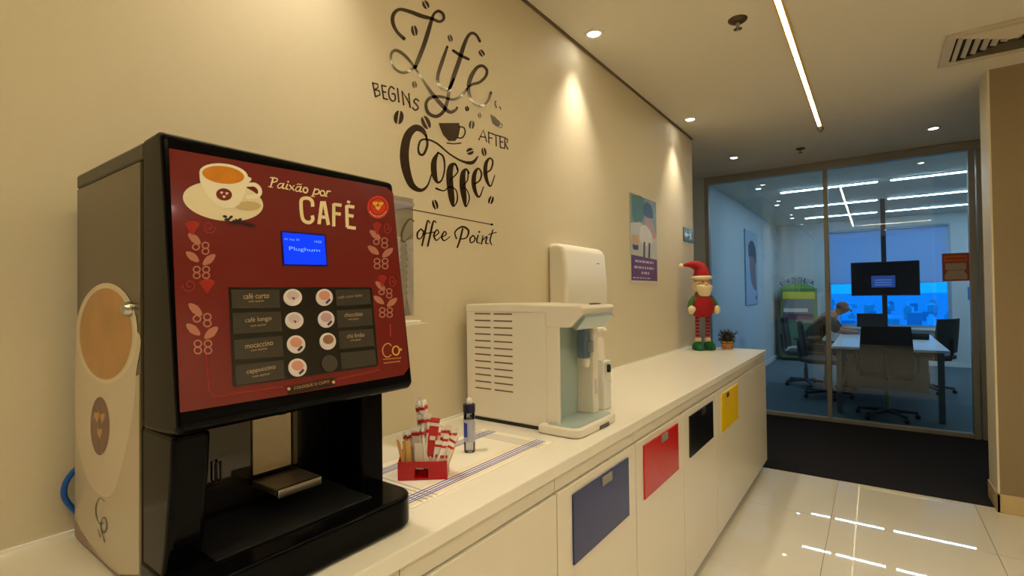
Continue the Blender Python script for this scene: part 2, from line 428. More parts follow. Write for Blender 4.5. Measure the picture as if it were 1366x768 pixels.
obj('body', MB().lathe([(0.026, 0), (0.026, -0.010), (0.020, -0.022), (0.010, -0.026)], (-0.335, 4.80, CZ), 20), M_alu, t, smooth=True)
obj('sensor', MB().lathe([(0.008, -0.026), (0.006, -0.034), (0.001, -0.036)], (-0.335, 4.80, CZ), 12), M_spr, t, smooth=True)

VX0, VX1, VY0, VY1 = 0.33, 0.90, 3.47, 3.93
t = thing('air_vent', ((VX0+VX1)/2, (VY0+VY1)/2, CZ-0.02), 'square louvred air diffuser in the ceiling by the brown wall', 'air vent')
M_vent = mat('vent_enamel', (206, 194, 168), 0.45)
obj('backing', bx(VX0+0.03, VX1-0.03, VY0+0.03, VY1-0.03, CZ-0.002, CZ), mat('vent_dark', (34, 28, 22), 0.9), t)
for a in ((VX0, VX1, VY0, VY0+0.045), (VX0, VX1, VY1-0.045, VY1), (VX0, VX0+0.045, VY0+0.045, VY1-0.045), (VX1-0.045, VX1, VY0+0.045, VY1-0.045)):
    obj('frame', bx(*a, CZ-0.016, CZ), M_vent, t, bevel=0.004)
cx, cy = (VX0+VX1)/2, (VY0+VY1)/2; hx = (VX1-VX0)/2-0.045; hy = (VY1-VY0)/2-0.045
for side in range(4):
    for k in range(6):
        f0 = 1-(k+0.1)/6.2; f1 = 1-(k+0.75)/6.2
        zo, zi = CZ-0.018, CZ-0.004       # each louvre slopes up towards the outside
        a, b = hx*f0*0.97, hy*f0*0.97; a1, b1 = hx*f1, hy*f1
        if side == 0: q = [(cx-a, cy-b, zi), (cx-a, cy+b, zi), (cx-a1, cy+b1, zo), (cx-a1, cy-b1, zo)]
        elif side == 1: q = [(cx+a, cy+b, zi), (cx+a, cy-b, zi), (cx+a1, cy-b1, zo), (cx+a1, cy+b1, zo)]
        elif side == 2: q = [(cx+a, cy-b, zi), (cx-a, cy-b, zi), (cx-a1, cy-b1, zo), (cx+a1, cy-b1, zo)]
        else: q = [(cx-a, cy+b, zi), (cx+a, cy+b, zi), (cx+a1, cy+b1, zo), (cx-a1, cy+b1, zo)]
        m = MB().add(q+[(p[0], p[1], p[2]+0.0015) for p in q], [(0, 1, 2, 3), (7, 6, 5, 4), (0, 4, 5, 1), (1, 5, 6, 2), (2, 6, 7, 3), (3, 7, 4, 0)])
        obj('louvre', m, M_vent, t)

# ================================================================== COUNTER
ct = obj('worktop', bx(WX, -0.688, -2.6, 4.285, 0.866, CT), M_top, bevel=0.003)
tag(ct, 'long white worktop running the length of the lettered wall', 'worktop')
units = [(-2.6, -1.53, 'white cabinet at the hidden near end under the worktop', None), (-1.53, -0.46, 'plain white cabinet under the near end of the worktop', None),
         (-0.46, 0.608, 'plain white cabinet under the coffee machine', None),
         (0.608, 1.145, 'plain white cabinet between the coffee machine and the blue flap', None),
         (1.145, 1.685, 'white cabinet with a blue flap on its door', 'blue'), (1.685, 2.222, 'white cabinet with a red flap on its door', 'red'),
         (2.222, 2.79, 'white cabinet with a black flap on its door', 'black'), (2.79, 4.275, 'white end cabinet with a yellow flap on its wide door', 'yellow')]
FL = {'blue': ((1.225, 1.61, 0.595, 0.79), (38, 52, 112)), 'red': ((1.752, 2.14, 0.598, 0.794), (200, 26, 22)),
      'black': ((2.305, 2.705, 0.60, 0.788), (14, 14, 15)), 'yellow': ((2.885, 3.287, 0.58, 0.79), (246, 206, 10))}
M_tag = mat('grey_tag', (150, 146, 138), 0.4, metal=0.2)
for (y0, y1, lab, c) in units:
    t = thing('cabinet', (-0.98, (y0+y1)/2, 0.0), lab, 'cabinet', 'white cabinets under the worktop')
    obj('body', bx(WX+0.002, -0.716, y0+0.001, y1-0.001, 0.06, 0.866), M_lam, t)
    obj('plinth', bx(WX+0.002, -0.735, y0+0.001, y1-0.001, 0.0, 0.06), mat('plinth_grey', (120, 108, 88), 0.5), t)
    obj('fascia', bx(-0.716, -0.702, y0+0.0015, y1-0.0015, 0.822, 0.8655), M_lam, t)
    obj('door', bx(-0.716, CF, y0+0.0025, y1-0.0025, 0.055, 0.817), M_lam, t, bevel=0.0015)
    if c:
        (a, b, z0, z1), rgb = FL[c]
        f = obj('flap', bx(CF, CF+0.006, a, b, z0, z1), mat(c+'_acrylic', rgb, 0.22, noise=0.02, nscale=3), t, bevel=0.001, label=c+' acrylic flap')
        ym = (a+b)/2+0.02
        obj('tag', bx(CF+0.006, CF+0.009, ym-0.035, ym+0.035, z1-0.032, z1-0.004) if c != 'yellow' else bx(CF+0.006, CF+0.009, ym-0.11, ym-0.06, z1-0.035, z1-0.012),
            M_tag if c in ('blue', 'red') else M_blackm, f)

# ================================================================== WALL LETTERING
WP = Plane((WX, 0, 0), (1, 0, 0)); WO = 0.0008
ZA = zoom(490, 0, 5.12); ZB = zoom(490, 130, 3.655)
dec = thing('wall_decal', (WX, 1.36, 1.5), 'dark brown coffee lettering decal with beans and cups on the cream wall', 'wall decal')
m = MB()
for w, pts in [
 (21, [(250,265,24),(200,215,22),(172,150,26),(180,95,26),(220,65,22),(290,80,26),(370,110,28),(440,128,22),(490,148,20),(520,130,20),(515,95,20),(485,76,20),(455,95,18),(437,140,24),(415,215,30),(385,310,30),(350,400,30),(325,460,26)]),
 (20, [(330,455,22),(280,488,20),(230,495,18),(180,460,16),(160,400,16),(168,358,20),(200,345,22),(250,375,22),(300,430,18),(345,495,14),(400,580,20),(450,650,26),(510,720,28),(560,765,24),(600,752,20),(612,735,16)]),
 (22, [(545,320,18),(510,420,26),(482,510,24),(482,570,22),(512,604,20),(556,604,22),(590,540,18)]),
 (22, [(768,282,18),(745,242,18),(715,226,20),(685,250,22),(655,320,28),(625,420,30),(590,520,30),(562,610,24),(545,690,24),(520,760,24),(470,795,24),(415,770,24),(400,710,22),(430,668,22),(500,660,20),(580,680,18),(640,655,18),(682,605,16)]),
 (22, [(585,345,18),(630,375,22),(690,405,18)]),
 (20, [(690,592,14),(720,575,18),(765,562,20),(805,525,20),(815,480,20),(785,450,20),(745,465,24),(705,530,30),(690,600,26),(702,670,22),(740,714,18),(790,720,18),(825,682,18),(843,632,20)])]:
    ribbon(m, WP, pts, w, WO, ZA)
printed('lettering_life', m, M_brown, dec)
m = MB()
for pts in [[(35,565),(55,660)], [(35,568),(70,575),(72,600),(48,612)], [(48,612),(80,620),(86,648),(55,660)],
            [(97,583),(110,672)], [(97,583),(125,590)], [(103,625),(124,630)], [(110,672),(136,679)],
            [(182,607),(160,592),(145,620),(150,665),(170,690),(189,680),(186,645),(168,641)],
            [(205,605),(215,697)], [(247,716),(236,620),(270,675),(292,738),(282,640)],
            [(350,690),(330,676),(317,694),(336,716),(346,738),(326,752),(308,736)]]:
    ribbon(m, WP, pts, 11, WO, ZA, smooth=len(pts) > 5)
printed('lettering_begins', m, M_brown, dec)
m = MB()
for pts in [[(543,207),(565,158),(581,215)], [(552,190),(577,195)], [(590,168),(592,222)], [(590,171),(613,178)], [(591,195),(608,199)],
            [(612,180),(641,187)], [(626,184),(628,236)], [(646,188),(648,244)], [(646,190),(663,194)], [(646,215),(660,218)], [(648,243),(665,247)],
            [(670,195),(669,249)], [(670,196),(684,205),(681,220),(670,222),(685,252)]]:
    ribbon(m, WP, pts, 6, WO, ZB, smooth=False)
printed('lettering_after', m, M_brown, dec)
m = MB()
for pts in [[(288,190,10),(265,158,26),(230,150,34),(195,190,40),(180,270,44),(188,350,42),(215,425,32),(258,452,18),(292,430,9),(312,375,6)],
            [(285,185,10),(292,230,12),(275,275,12),(254,275,12),(248,245,10),(260,210,10),(292,205,9),(340,225,9),(400,275,8),(460,310,10),(510,318,18),(538,288,6)],
            [(345,268,8),(325,310,26),(325,370,28),(340,412,14),(362,402,8),(376,350,8),(370,290,10),(343,268,8)],
            [(440,352,10),(428,325,10),(408,335,26),(400,375,32),(404,440,32),(412,500,26),(420,530,8),(438,500,7),(432,452,6),(400,436,6),(372,455,6),(335,443,10)],
            [(428,325,6),(440,362,7),(404,402,6)],
            [(494,368,10),(482,350,10),(466,370,24),(464,430,30),(472,490,24),(480,532,7),(497,490,6),(482,447,5),(460,440,5)], [(490,360,6),(488,402,6),(466,430,5)],
            [(520,422,7),(547,405,8),(556,370,9),(540,346,9),(522,372,20),(518,420,22),(528,465,16),(546,484,8),(566,435,5)],
            [(577,368,7),(602,350,8),(611,312,9),(596,296,9),(578,322,18),(575,370,20),(586,415,14),(602,431,7),(620,380,5)]]:
    ribbon(m, WP, pts, 10, WO, ZB)
printed('lettering_coffee', m, M_brown, dec)
m = MB()
for pts in [[(228,605,4),(205,593,8),(175,635,12),(165,685,10),(182,702,8),(218,668,4)], [(262,640,6),(244,660,9),(246,688,7),(264,682,6),(272,655,6),(258,640,5),(282,655,4)],
            [(305,612,5),(293,602,8),(280,660,10),(266,722,8)], [(335,610,5),(322,604,8),(308,660,10),(294,724,8)], [(272,665,5),(330,655,5)],
            [(325,678,5),(347,660,6),(338,645,6),(324,672,9),(336,696,6),(356,680,4)], [(360,682,5),(384,667,6),(376,653,6),(362,678,9),(374,698,6),(402,678,4)],
            [(464,640,9),(452,690,9),(438,730,8)], [(434,688,7),(427,655,7),(462,630,9),(492,648,10),(484,682,7),(456,690,6)],
            [(515,672,6),(500,688,8),(504,708,6),(520,700,6),(524,682,6),(512,671,5),(532,690,4)], [(540,672,7),(533,702,7),(548,710,4)],
            [(563,674,6),(556,714,7)], [(558,700,4),(582,678,7),(577,708,7),(590,712,4)], [(612,645,6),(598,695,7),(606,718,5)], [(590,668,4),(628,657,5)]]:
    ribbon(m, WP, pts, 6, WO, ZB)
disc(m, WP, 545, 655, 5, 5, WO, ZB, 10)
printed('lettering_coffee_point', m, M_brown, dec)
m = MB(); ribbon(m, WP, [(172,538),(610,620)], 4, WO, ZB, smooth=False); disc(m, WP, 176, 539, 8, 5, WO, ZB, 10); disc(m, WP, 606, 619, 8, 5, WO, ZB, 10)
printed('underline', m, M_brown, dec)
def bean(x, y, rx, ry, rot, tf):
    m = MB()
    for s in (-1, 1):
        pts = []
        for k in range(13):
            a = -PI/2+PI*k/12*1.0
            pts.append((s*(rx*0.16+math.cos(a)*rx*0.84), math.sin(a)*ry))
        c, sn = math.cos(rot), math.sin(rot)
        poly(m, WP, [(x+u*c-v*sn, y+u*sn+v*c) for u, v in (pts if s > 0 else pts[::-1])], WO, tf)
    printed('coffee_bean', m, M_brown, dec)
for b in [(398,33,22,30,-0.5,ZA), (320,210,22,36,-0.2,ZA), (565,262,16,25,-0.3,ZA), (780,363,18,26,-0.6,ZA), (322,578,16,24,-0.2,ZA), (680,742,13,18,-0.3,ZA),
          (152,97,24,33,0.15,ZB), (285,122,21,33,-0.45,ZB), (330,522,14,24,-0.3,ZB), (500,263,17,17,1.2,ZB), (568,265,12,21,-0.2,ZB), (602,500,13,20,0.3,ZB),
          (485,55,9,13,-0.2,ZB), (547,88,8,14,-0.2,ZB), (508,133,14,20,0.1,ZB)]: bean(*b)
m = MB(); poly(m, WP, [(347,125),(447,124),(452,150),(444,190),(428,212),(395,212),(368,182),(354,148)], WO, ZB)
ribbon(m, WP, [(447,142),(470,148),(476,172),(462,196),(440,196)], 7, WO, ZB); ribbon(m, WP, [(388,222),(420,226),(456,222)], 6, WO, ZB)
printed('cup_icon', m, M_brown, dec)
m = MB(); poly(m, WP, [(598,80),(622,95),(644,116),(648,138),(628,142),(608,124)], WO, ZB); ribbon(m, WP, [(646,122),(657,135),(650,148),(636,142)], 4, WO, ZB)
printed('cup_icon', m, M_brown, dec)
for w_, q in ((8, [(625,18),(622,32),(628,48)]), (6, [(645,45),(650,58)])):
    m = MB(); ribbon(m, WP, q, w_, WO, ZB); printed('steam_mark', m, M_brown, dec)

# ================================================================== COFFEE MACHINE
Y0, Y1 = 0.276, 0.688
cm = thing('coffee_machine', (-0.98, (Y0+Y1)/2, CT), 'tall black and dark red hot drinks machine standing on the worktop', 'coffee machine')
M_taupe = mat('taupe_side_print', (96, 84, 62), 0.22, noise=0.04, nscale=5)
XB, XF = -1.215, -0.878
obj('body', bx(XB, XF, Y0+0.003, Y1-0.003, 1.165, 1.560), M_blackm, cm, bevel=0.003)
obj('lower_body', bx(XB, -0.955, Y0+0.003, Y1-0.003, 0.93, 1.165), M_blackm, cm, bevel=0.003)
obj('lid', bx(XB-0.002, XF, Y0, Y1, 1.560, 1.586), mat('lid_dark_grey', (52, 46, 36), 0.35), cm, bevel=0.004)
# slanted door: side outline in x,z
DT, DB = (-0.804, 1.583), (-0.750, 1.178)
door_prof = [(XF, 1.588), (-0.822, 1.590), DT, DB, (-0.758, 1.166), (-0.800, 1.162), (XF, 1.158)]
door = obj('door', MB().prism(door_prof, 1, Y0-0.002, Y1+0.002), M_black, cm, bevel=0.008, seg=3)
dn = Vector((DT[1]-DB[1], 0, -(DT[0]-DB[0]))).normalized()
DP = Plane((DT[0], 0, DT[1]), dn)
m = MB(); poly(m, DP, [(225,198),(400,229),(515,250),(524,258),(545,490),(538,500),(400,524),(240,550)], 0.0)
vs_ = [Vector(v) for v in m.v]; m2 = MB(); n_ = len(vs_)
m2.add([v-dn*0.0005 for v in vs_]+[v+dn*0.0012 for v in vs_], [tuple(range(n_))[::-1], tuple(range(n_, 2*n_))]+[(i, (i+1) % n_, n_+(i+1) % n_, n_+i) for i in range(n_)])
obj('front_panel', m2, M_red, door)
O = 0.0016
ZF = zoom(230, 200, 6.4); ZG = zoom(210, 180, 3.491); ZH = zoom(300, 370, 5.119); ZI = zoom(210, 370, 3.841)
M_orange = mat('print_orange_red', (166, 38, 26), 0.3)
M_pink = mat('print_dusty_pink', (188, 120, 100), 0.35)
M_redl = mat('print_light_red', (158, 32, 26), 0.3)
# printed cup, saucer and beans
m = MB(); disc(m, DP, 428, 440, 345, 165, O, ZF, 48, 0.13); printed('saucer_print', m, M_cream, cm)
m = MB(); disc(m, DP, 640, 480, 110, 40, O+0.0002, ZF, 24, 0.0); printed('saucer_shadow_print', m, mat('print_tan', (206, 182, 134), 0.3), cm)
m = MB(); poly(m, DP, [(225,190),(235,280),(290,380),(350,450),(420,492),(500,496),(560,470),(600,400),(636,300),(640,230)], O+0.0004, ZF, True)
ribbon(m, DP, [(640,300),(700,300),(740,340),(730,390),(640,405)], 34, O+0.0004, ZF)
printed('cup_print', m, mat('print_white', (250, 240, 212), 0.3), cm)
m = MB(); disc(m, DP, 432, 212, 208, 92, O+0.0006, ZF, 40, 0.12); printed('cup_rim_print', m, MATS['print_white'], cm)
m = MB(); disc(m, DP, 428, 216, 180, 74, O+0.0008, ZF, 40, 0.12)
printed('coffee_print', m, mat('print_crema', (212, 132, 26), 0.3, noise=0.25, nscale=60), cm)
m = MB(); disc(m, DP, 435, 383, 68, 52, O+0.0008, ZF, 28, 0.15); printed('cup_emblem', m, mat('print_maroon', (120, 40, 36), 0.3), cm)
def heart(mb, pl, x, y, s, off, tf, sy=1.0):
    pts = []
    for k in range(18):
        a = 2*PI*k/18
        pts.append((x+s*0.0625*16*math.sin(a)**3, y-sy*s*0.0625*(13*math.cos(a)-5*math.cos(2*a)-2*math.cos(3*a)-math.cos(4*a))))
    poly(mb, pl, pts, off, tf)
m = MB()
for (x, y) in ((413, 368), (458, 374), (434, 402)): heart(m, DP, x, y, 14, O+0.001, ZF)
printed('cup_emblem_hearts', m, M_cream, cm)
m = MB()
for k in range(16):
    disc(m, DP, 445+16*k+random.uniform(-6, 6), 592+3.6*k+(random.uniform(-30, 26) if k < 9 else random.uniform(-8, 16)), 20, 12, O+0.0006+0.00005*k, ZF, 10, random.uniform(-0.8, 0.8))
printed('bean_print', m, mat('print_bean', (48, 28, 18), 0.35), cm)
# wording
m = MB(); ZC = zoom(345, 225, 7.384)
for w, pts in ((17, [(138,96),(113,180)]), (7, [(92,178),(134,186)]), (11, [(112,90),(150,92),(178,104),(172,126),(132,136)]),
               (10, [(238,152),(208,148),(184,170),(190,192),(216,186),(238,156)]), (13, [(244,148),(230,190),(248,196)]),
               (14, [(280,156),(264,196),(282,202)]), (14, [(302,166),(322,190),(342,214)]), (7, [(348,166),(322,190),(296,212)]),
               (10, [(408,182),(380,180),(360,204),(368,224),(392,218),(410,190)]), (13, [(415,178),(401,222),(418,228)]), (7, [(372,160),(388,150),(402,160),(418,152)]),
               (14, [(550,198),(526,272)]), (7, [(510,271),(548,277)]), (12, [(546,214),(574,204),(592,220),(580,248),(544,252)]),
               (14, [(672,222),(656,272)]), (7, [(642,270),(672,276)]), (11, [(664,246),(684,222),(702,226)])):
    ribbon(m, DP, pts, w, O, ZC)
ring(m, DP, 456, 213, 22, 26, 14, O, ZC, 20); ring(m, DP, 624, 243, 22, 25, 14, O, ZC, 20); disc(m, DP, 286, 130, 9, 8, O, ZC, 12)
printed('lettering', m, M_creamt, cm)
m = MB(); ZC = zoom(345, 225, 7.384)
for pts in [[(528,375),(520,320),(480,292),(425,300),(412,350),(425,480),(455,522),(500,530),(528,500),(522,462)],
            [(590,548),(618,325),(640,325),(682,555)], [(608,475),(665,482)], [(735,570),(735,345)], [(735,352),(812,362)], [(735,440),(805,450)],
            [(868,578),(862,362)], [(862,368),(938,380)], [(862,458),(930,470)], [(868,575),(952,588)], [(876,340),(886,318)]]:
    ribbon(m, DP, pts, 34 if len(pts) > 2 else 32, O, ZC, smooth=len(pts) > 5, capr=False)
printed('lettering', m, M_creamt, cm)
# round brand emblem
m = MB(); disc(m, DP, 1170, 380, 106, 112, O, ZC, 36); printed('emblem', m, mat('emblem_red', (214, 50, 28), 0.3), cm)
m = MB(); ring(m, DP, 1170, 375, 78, 82, 8, O+0.0002, ZC, 30); printed('emblem_ring', m, M_red, cm)
m = MB()
for (x, y) in ((1142, 345), (1198, 348), (1170, 388)): heart(m, DP, x, y, 26, O+0.0003, ZC)
printed('emblem_hearts', m, mat('emblem_yellow', (232, 196, 62), 0.3), cm)
m = MB()
for k in range(9):
    a = PI*0.82-k*PI*0.64/8; x, y = 1168+88*math.cos(a), 378+92*math.sin(a)
    ribbon(m, DP, [(x-7*math.cos(a), y-8*math.sin(a)), (x+7*math.cos(a), y+8*math.sin(a))], 9, O+0.0004, ZC, smooth=False, capr=False)
printed('emblem_wording', m, M_cream, cm)
# side ornaments of leaves and berries
def ornament(tf, dx, dy, s, k):
    mr = MB(); mo = MB(); mp = MB()
    T = lambda p: tf((dx+p[0]*s, dy+p[1]*s*k))
    for (x, y, a) in ((110, 148, 0.7), (100, 240, 0.65), (185, 255, -0.7)):
        pts = []
        for q in range(12):
            an = 2*PI*q/12; u = 42*math.cos(an); v = 20*math.sin(an)*(1-0.25*abs(math.cos(an)))
            pts.append((x+u*math.cos(a)-v*math.sin(a), y+u*math.sin(a)+v*math.cos(a)))
        poly(mp, DP, pts, O, T)
    for (x, y) in ((118, 190), (167, 182), (167, 212), (122, 305), (122, 336), (170, 305), (170, 336)): ring(mr, DP, x, y, 17, 15, 7, O, T)
    printed('leaf_print', mp, M_pink, cm); printed('berry_print', mr, M_pink, cm)
ZL = zoom(230, 280, 3.8375)
def scroll(tf, x, y, sx, flip):
    m = MB(); pts = []
    for k in range(15):
        a = k*0.62; r = 38-2.2*k; pts.append((x+flip*r*math.cos(a)*sx, y+r*0.95*math.sin(a)))
    ribbon(m, DP, pts, 5, O, tf); printed('scroll_print', m, M_redl, cm)
    m = MB(); hx_ = x-flip*95*sx
    poly(m, DP, [(hx_-45*sx, y-18), (hx_, y-32), (hx_+40*sx, y-18), (hx_+20*sx, y+15), (hx_, y+42), (hx_-25*sx, y+12)], O, tf, True)
    printed('scroll_leaf_print', m, M_orange if sx > 0.85 else M_redl, cm)
ornament(ZL, 0, 0, 1, 1); scroll(ZL, 185, 88, 0.9, 1); scroll(ZL, 85, 385, 0.95, -1); ornament(ZL, -4, 345, 1.08, 1.03)
ZR = zoom(470, 240, 4.2667)
ornament(ZR, 22, 172, 0.95, 1.0); ornament(ZR, 60, 472, 0.88, 1.0)
scroll(ZR, 195, 272, 0.6, 1); scroll(ZR, 225, 572, 0.6, 1)
m = MB()
for q in ([(245,370),(258,545),(272,590),(310,608),(420,590),(640,560)], [(920,520),(1090,485),(1130,470)], [(1190,240),(1192,300)]):
    m = MB(); ribbon(m, DP, q, 7, O, ZI); printed('border_line_print', m, M_redl, cm)
# Co emblem with its two lines of small print
ZK = zoom(480, 420, 8.53); m = MB()
ribbon(m, DP, [(352,350),(325,325),(285,335),(258,375),(255,425),(280,470),(315,478),(350,455)], 10, O, ZK); ring(m, DP, 405, 405, 38, 50, 16, O, ZK); disc(m, DP, 462, 393, 11, 14, O, ZK, 12)
for (x0, x1, y0, y1) in ((262, 470, 505, 487), (268, 460, 548, 525)):
    for k in range(9):
        u = k/9; ribbon(m, DP, [(x0+(x1-x0)*u, y0+(y1-y0)*u), (x0+(x1-x0)*(u+0.07), y0+(y1-y0)*(u+0.07))], 10, O, ZK, smooth=False, capr=False)
printed('maker_emblem', m, mat('print_gold', (226, 172, 92), 0.3), cm)
# lcd
ZM = zoom(360, 290, 9.6)
def slab(pts, pl, o0, o1, tf=ident):
    a = [pl.pt(*tf(p), o0) for p in pts]; b = [pl.pt(*tf(p), o1) for p in pts]; n = len(pts)
    return MB().add(a+b, [tuple(range(n))[::-1], tuple(range(n, 2*n))]+[(i, (i+1) % n, n+(i+1) % n, n+i) for i in range(n)])
lcd = obj('display', slab([(128,172),(706,220),(735,632),(155,622)], DP, 0.001, 0.0025, ZM), mat('lcd_bezel', (26, 16, 90), 0.2), cm, label='lit blue display')
obj('screen', slab([(150,195),(685,240),(714,608),(178,600)], DP, 0.0025, 0.0028, ZM), emis('lcd_blue', s2l((18, 56, 255)), 1.15), lcd)
m = MB(); lettering(m, DP, 'Plughum', ((238,440),(632,458),(625,405),(232,375)), 0.0031, ZM); lettering(m, DP, '01 Sep 23', ((178,300),(365,310),(362,278),(176,268)), 0.0031, ZM); lettering(m, DP, '14:20', ((562,328),(650,334),(646,302),(558,296)), 0.0031, ZM)
printed('screen_wording', m, emis('lcd_text', s2l((110, 150, 255)), 1.3), lcd)
# selection keypad
kp = obj('keypad', slab([(22,68),(990,68),(1000,80),(1042,590),(1030,605),(62,745),(50,735),(22,80)], DP, 0.001, 0.0024, ZH), mat('keypad_black', (20, 18, 17), 0.05, coat=0.5), cm)
M_key = mat('key_label_grey', (62, 58, 52), 0.16, coat=0.4)
kb = [((36,84),(366,84),(368,208),(42,214)), ((44,244),(374,234),(384,368),(54,388)), ((54,428),(386,400),(394,540),(62,562)), ((64,600),(394,562),(402,690),(72,735)),
      ((748,84),(982,84),(990,182),(756,196)), ((756,226),(994,212),(1002,326),(766,345)), ((768,366),(1004,352),(1016,466),(778,490)), ((782,516),(1018,492),(1030,594),(792,628))]
for q in kb: obj('key_label', slab(q, DP, 0.0024, 0.0030, ZH), M_key, kp)
KT = [('café curto', (120,150), (296,142), 38), ('café longo', (132,318), (312,302), 40), ('mocaccino', (132,488), (322,462), 34), ('cappuccino', (142,668), (340,632), 38),
      ('café com leite', (766,146), (930,130), 18), ('chocolate', (810,272), (934,262), 28), ('chá limão', (826,416), (946,404), 28)]
for (s, a, b, h) in KT:
    m = MB(); lettering(m, DP, s, (a, b, (b[0]-1, b[1]-h), (a[0]-1, a[1]-h)), 0.0032, ZH)
    if h > 20:
        c0 = (a[0]+(b[0]-a[0])*0.2, a[1]+(b[1]-a[1])*0.2+26); c1 = (a[0]+(b[0]-a[0])*0.8, a[1]+(b[1]-a[1])*0.8+26)
        lettering(m, DP, 'com açúcar', (c0, c1, (c1[0], c1[1]-17), (c0[0], c0[1]-17)), 0.0032, ZH)
    printed('key_wording', m, mat('key_text_tan', (186, 160, 122), 0.4), kp)
bt = [(455,138,64,58,0), (466,296,63,58,0), (478,458,63,62,1), (488,616,63,62,1), (671,138,58,58,1), (683,287,57,58,2), (694,437,56,58,3), (706,587,55,58,4)]
M_bw = mat('button_white', (226, 216, 218), 0.2, coat=0.4); M_bo = mat('button_off', (70, 64, 58), 0.2, coat=0.4)
bcol = {0: (205, 186, 188), 1: (212, 150, 130), 2: (196, 160, 168), 3: (150, 108, 84)}
for (x, y, rx, ry, k) in bt:
    pts = [(x+rx*math.cos(2*PI*q/28), y+ry*math.sin(2*PI*q/28)) for q in range(28)]
    b = obj('button', slab(pts, DP, 0.0024, 0.0044, ZH), M_bo if k == 4 else M_bw, kp, bevel=0.0008)
    if k < 4:
        mm = MB(); disc(mm, DP, x+(2 if k == 3 else -2), y-ry*0.22, rx*0.66, ry*0.55, 0.0046, ZH, 20)
        printed('button_icon', mm, mat('button_icon_%d' % k, bcol[k], 0.25), kp)
        mm = MB()
        if k in (1, 2): poly(mm, DP, [(x+rx*0.05, y+ry*0.6), (x+rx*0.55, y+ry*0.1), (x+rx*0.72, y+ry*0.32), (x+rx*0.25, y+ry*0.78)], 0.0047, ZH)
        elif k == 0: poly(mm, DP, [(x-rx*0.15, y-ry*0.05), (x+rx*0.2, y+ry*0.05), (x+rx*0.1, y+ry*0.35)], 0.0047, ZH)
        if mm.v: printed('button_icon_detail', mm, mat('button_icon_dark', (70, 52, 84), 0.25), kp)
m = MB(); ribbon(m, DP, [(425,772),(750,708)], 54, O, ZH, smooth=False, capr=False); printed('notice_strip', m, mat('notice_black', (40, 24, 18), 0.3), cm)
m = MB(); lettering(m, DP, 'COLOQUE O COPO', ((470,768),(712,722),(708,700),(466,746)), O+0.0003, ZH); disc(m, DP, 433, 760, 11, 11, O+0.0003, ZH, 12); disc(m, DP, 738, 714, 11, 11, O+0.0003, ZH, 12)
printed('notice_wording', m, mat('notice_tan', (220, 170, 120), 0.4), cm)
# side print
SP = Plane((0, Y0-0.0005, 0), (0, -1, 0)); ZS = zoom(90, 370, 2.327); S0 = 0.0003
obj('side_panel', bx(XB+0.004, XF-0.012, Y0-0.0005, Y0+0.004, 0.906, 1.558), M_taupe, cm)
m = MB(); poly(m, SP, [(100,512),(112,520),(143,514),(186,500),(186,766),(160,766),(140,752),(118,722),(100,692)], S0)
printed('side_print_ground', m, mat('side_cream', (204, 190, 164), 0.25, noise=0.03, nscale=8), cm)
m = MB(); poly(m, SP, [(100,692),(118,722),(140,750),(160,766),(186,780),(186,800),(150,790),(100,715)], S0+0.0001); m.v = [(v[0], v[1], max(v[2], 0.907)) for v in m.v]; printed('side_print_wave', m, mat('side_brown', (146, 112, 78), 0.3), cm)
m = MB(); poly(m, SP, [(101,450),(101,560),(108,610),(120,645),(138,662),(152,655),(163,620),(176,560),(182,500),(182,440)], S0+0.0002, smooth=True); printed('side_print_cup', m, mat('side_cup', (222, 208, 182), 0.22, noise=0.03, nscale=8), cm)
m = MB(); disc(m, SP, 143, 444, 41, 67, S0+0.0004, ident, 40); printed('side_print_rim', m, mat('side_rim', (236, 220, 188), 0.22), cm)
m = MB(); disc(m, SP, 142, 445, 35, 61, S0+0.0006, ident, 40); printed('side_print_coffee', m, mat('side_coffee', (196, 142, 66), 0.22, noise=0.2, nscale=18), cm)
m = MB(); disc(m, SP, 134, 568, 12.5, 39, S0+0.0006, ident, 30); printed('side_print_emblem', m, mat('side_emblem', (122, 78, 62), 0.25), cm)
m = MB()
for (x, y) in ((130.5, 555), (137.5, 557), (134, 577)): heart(m, SP, x, y, 3.2, S0+0.0008, ident, 2.6)
printed('side_print_hearts', m, mat('side_hearts', (206, 160, 90), 0.3), cm)
m = MB(); ribbon(m, SP, [(140,668),(134,664),(129,672),(129,688),(134,698),(139,697)], 1.6, S0+0.0004); ring(m, SP, 139, 700, 4, 10, 2.4, S0+0.0004)
ribbon(m, SP, [(131,706),(134,716)], 1.5, S0+0.0004); ribbon(m, SP, [(136,708),(140,722)], 1.5, S0+0.0004)
printed('side_print_mark', m, mat('side_dark', (92, 78, 64), 0.3), cm)
kx = SP.pt(175, 412)
o = obj('lock', MB().lathe([(0.012, 0), (0.012, 0.004), (0.009, 0.011), (0.004, 0.013)], (0, 0, 0), 16), M_chrome, cm, local=True, smooth=True)
o.rotation_euler = (PI/2, 0, 0); o.location = kx-ORI['coffee_machine']
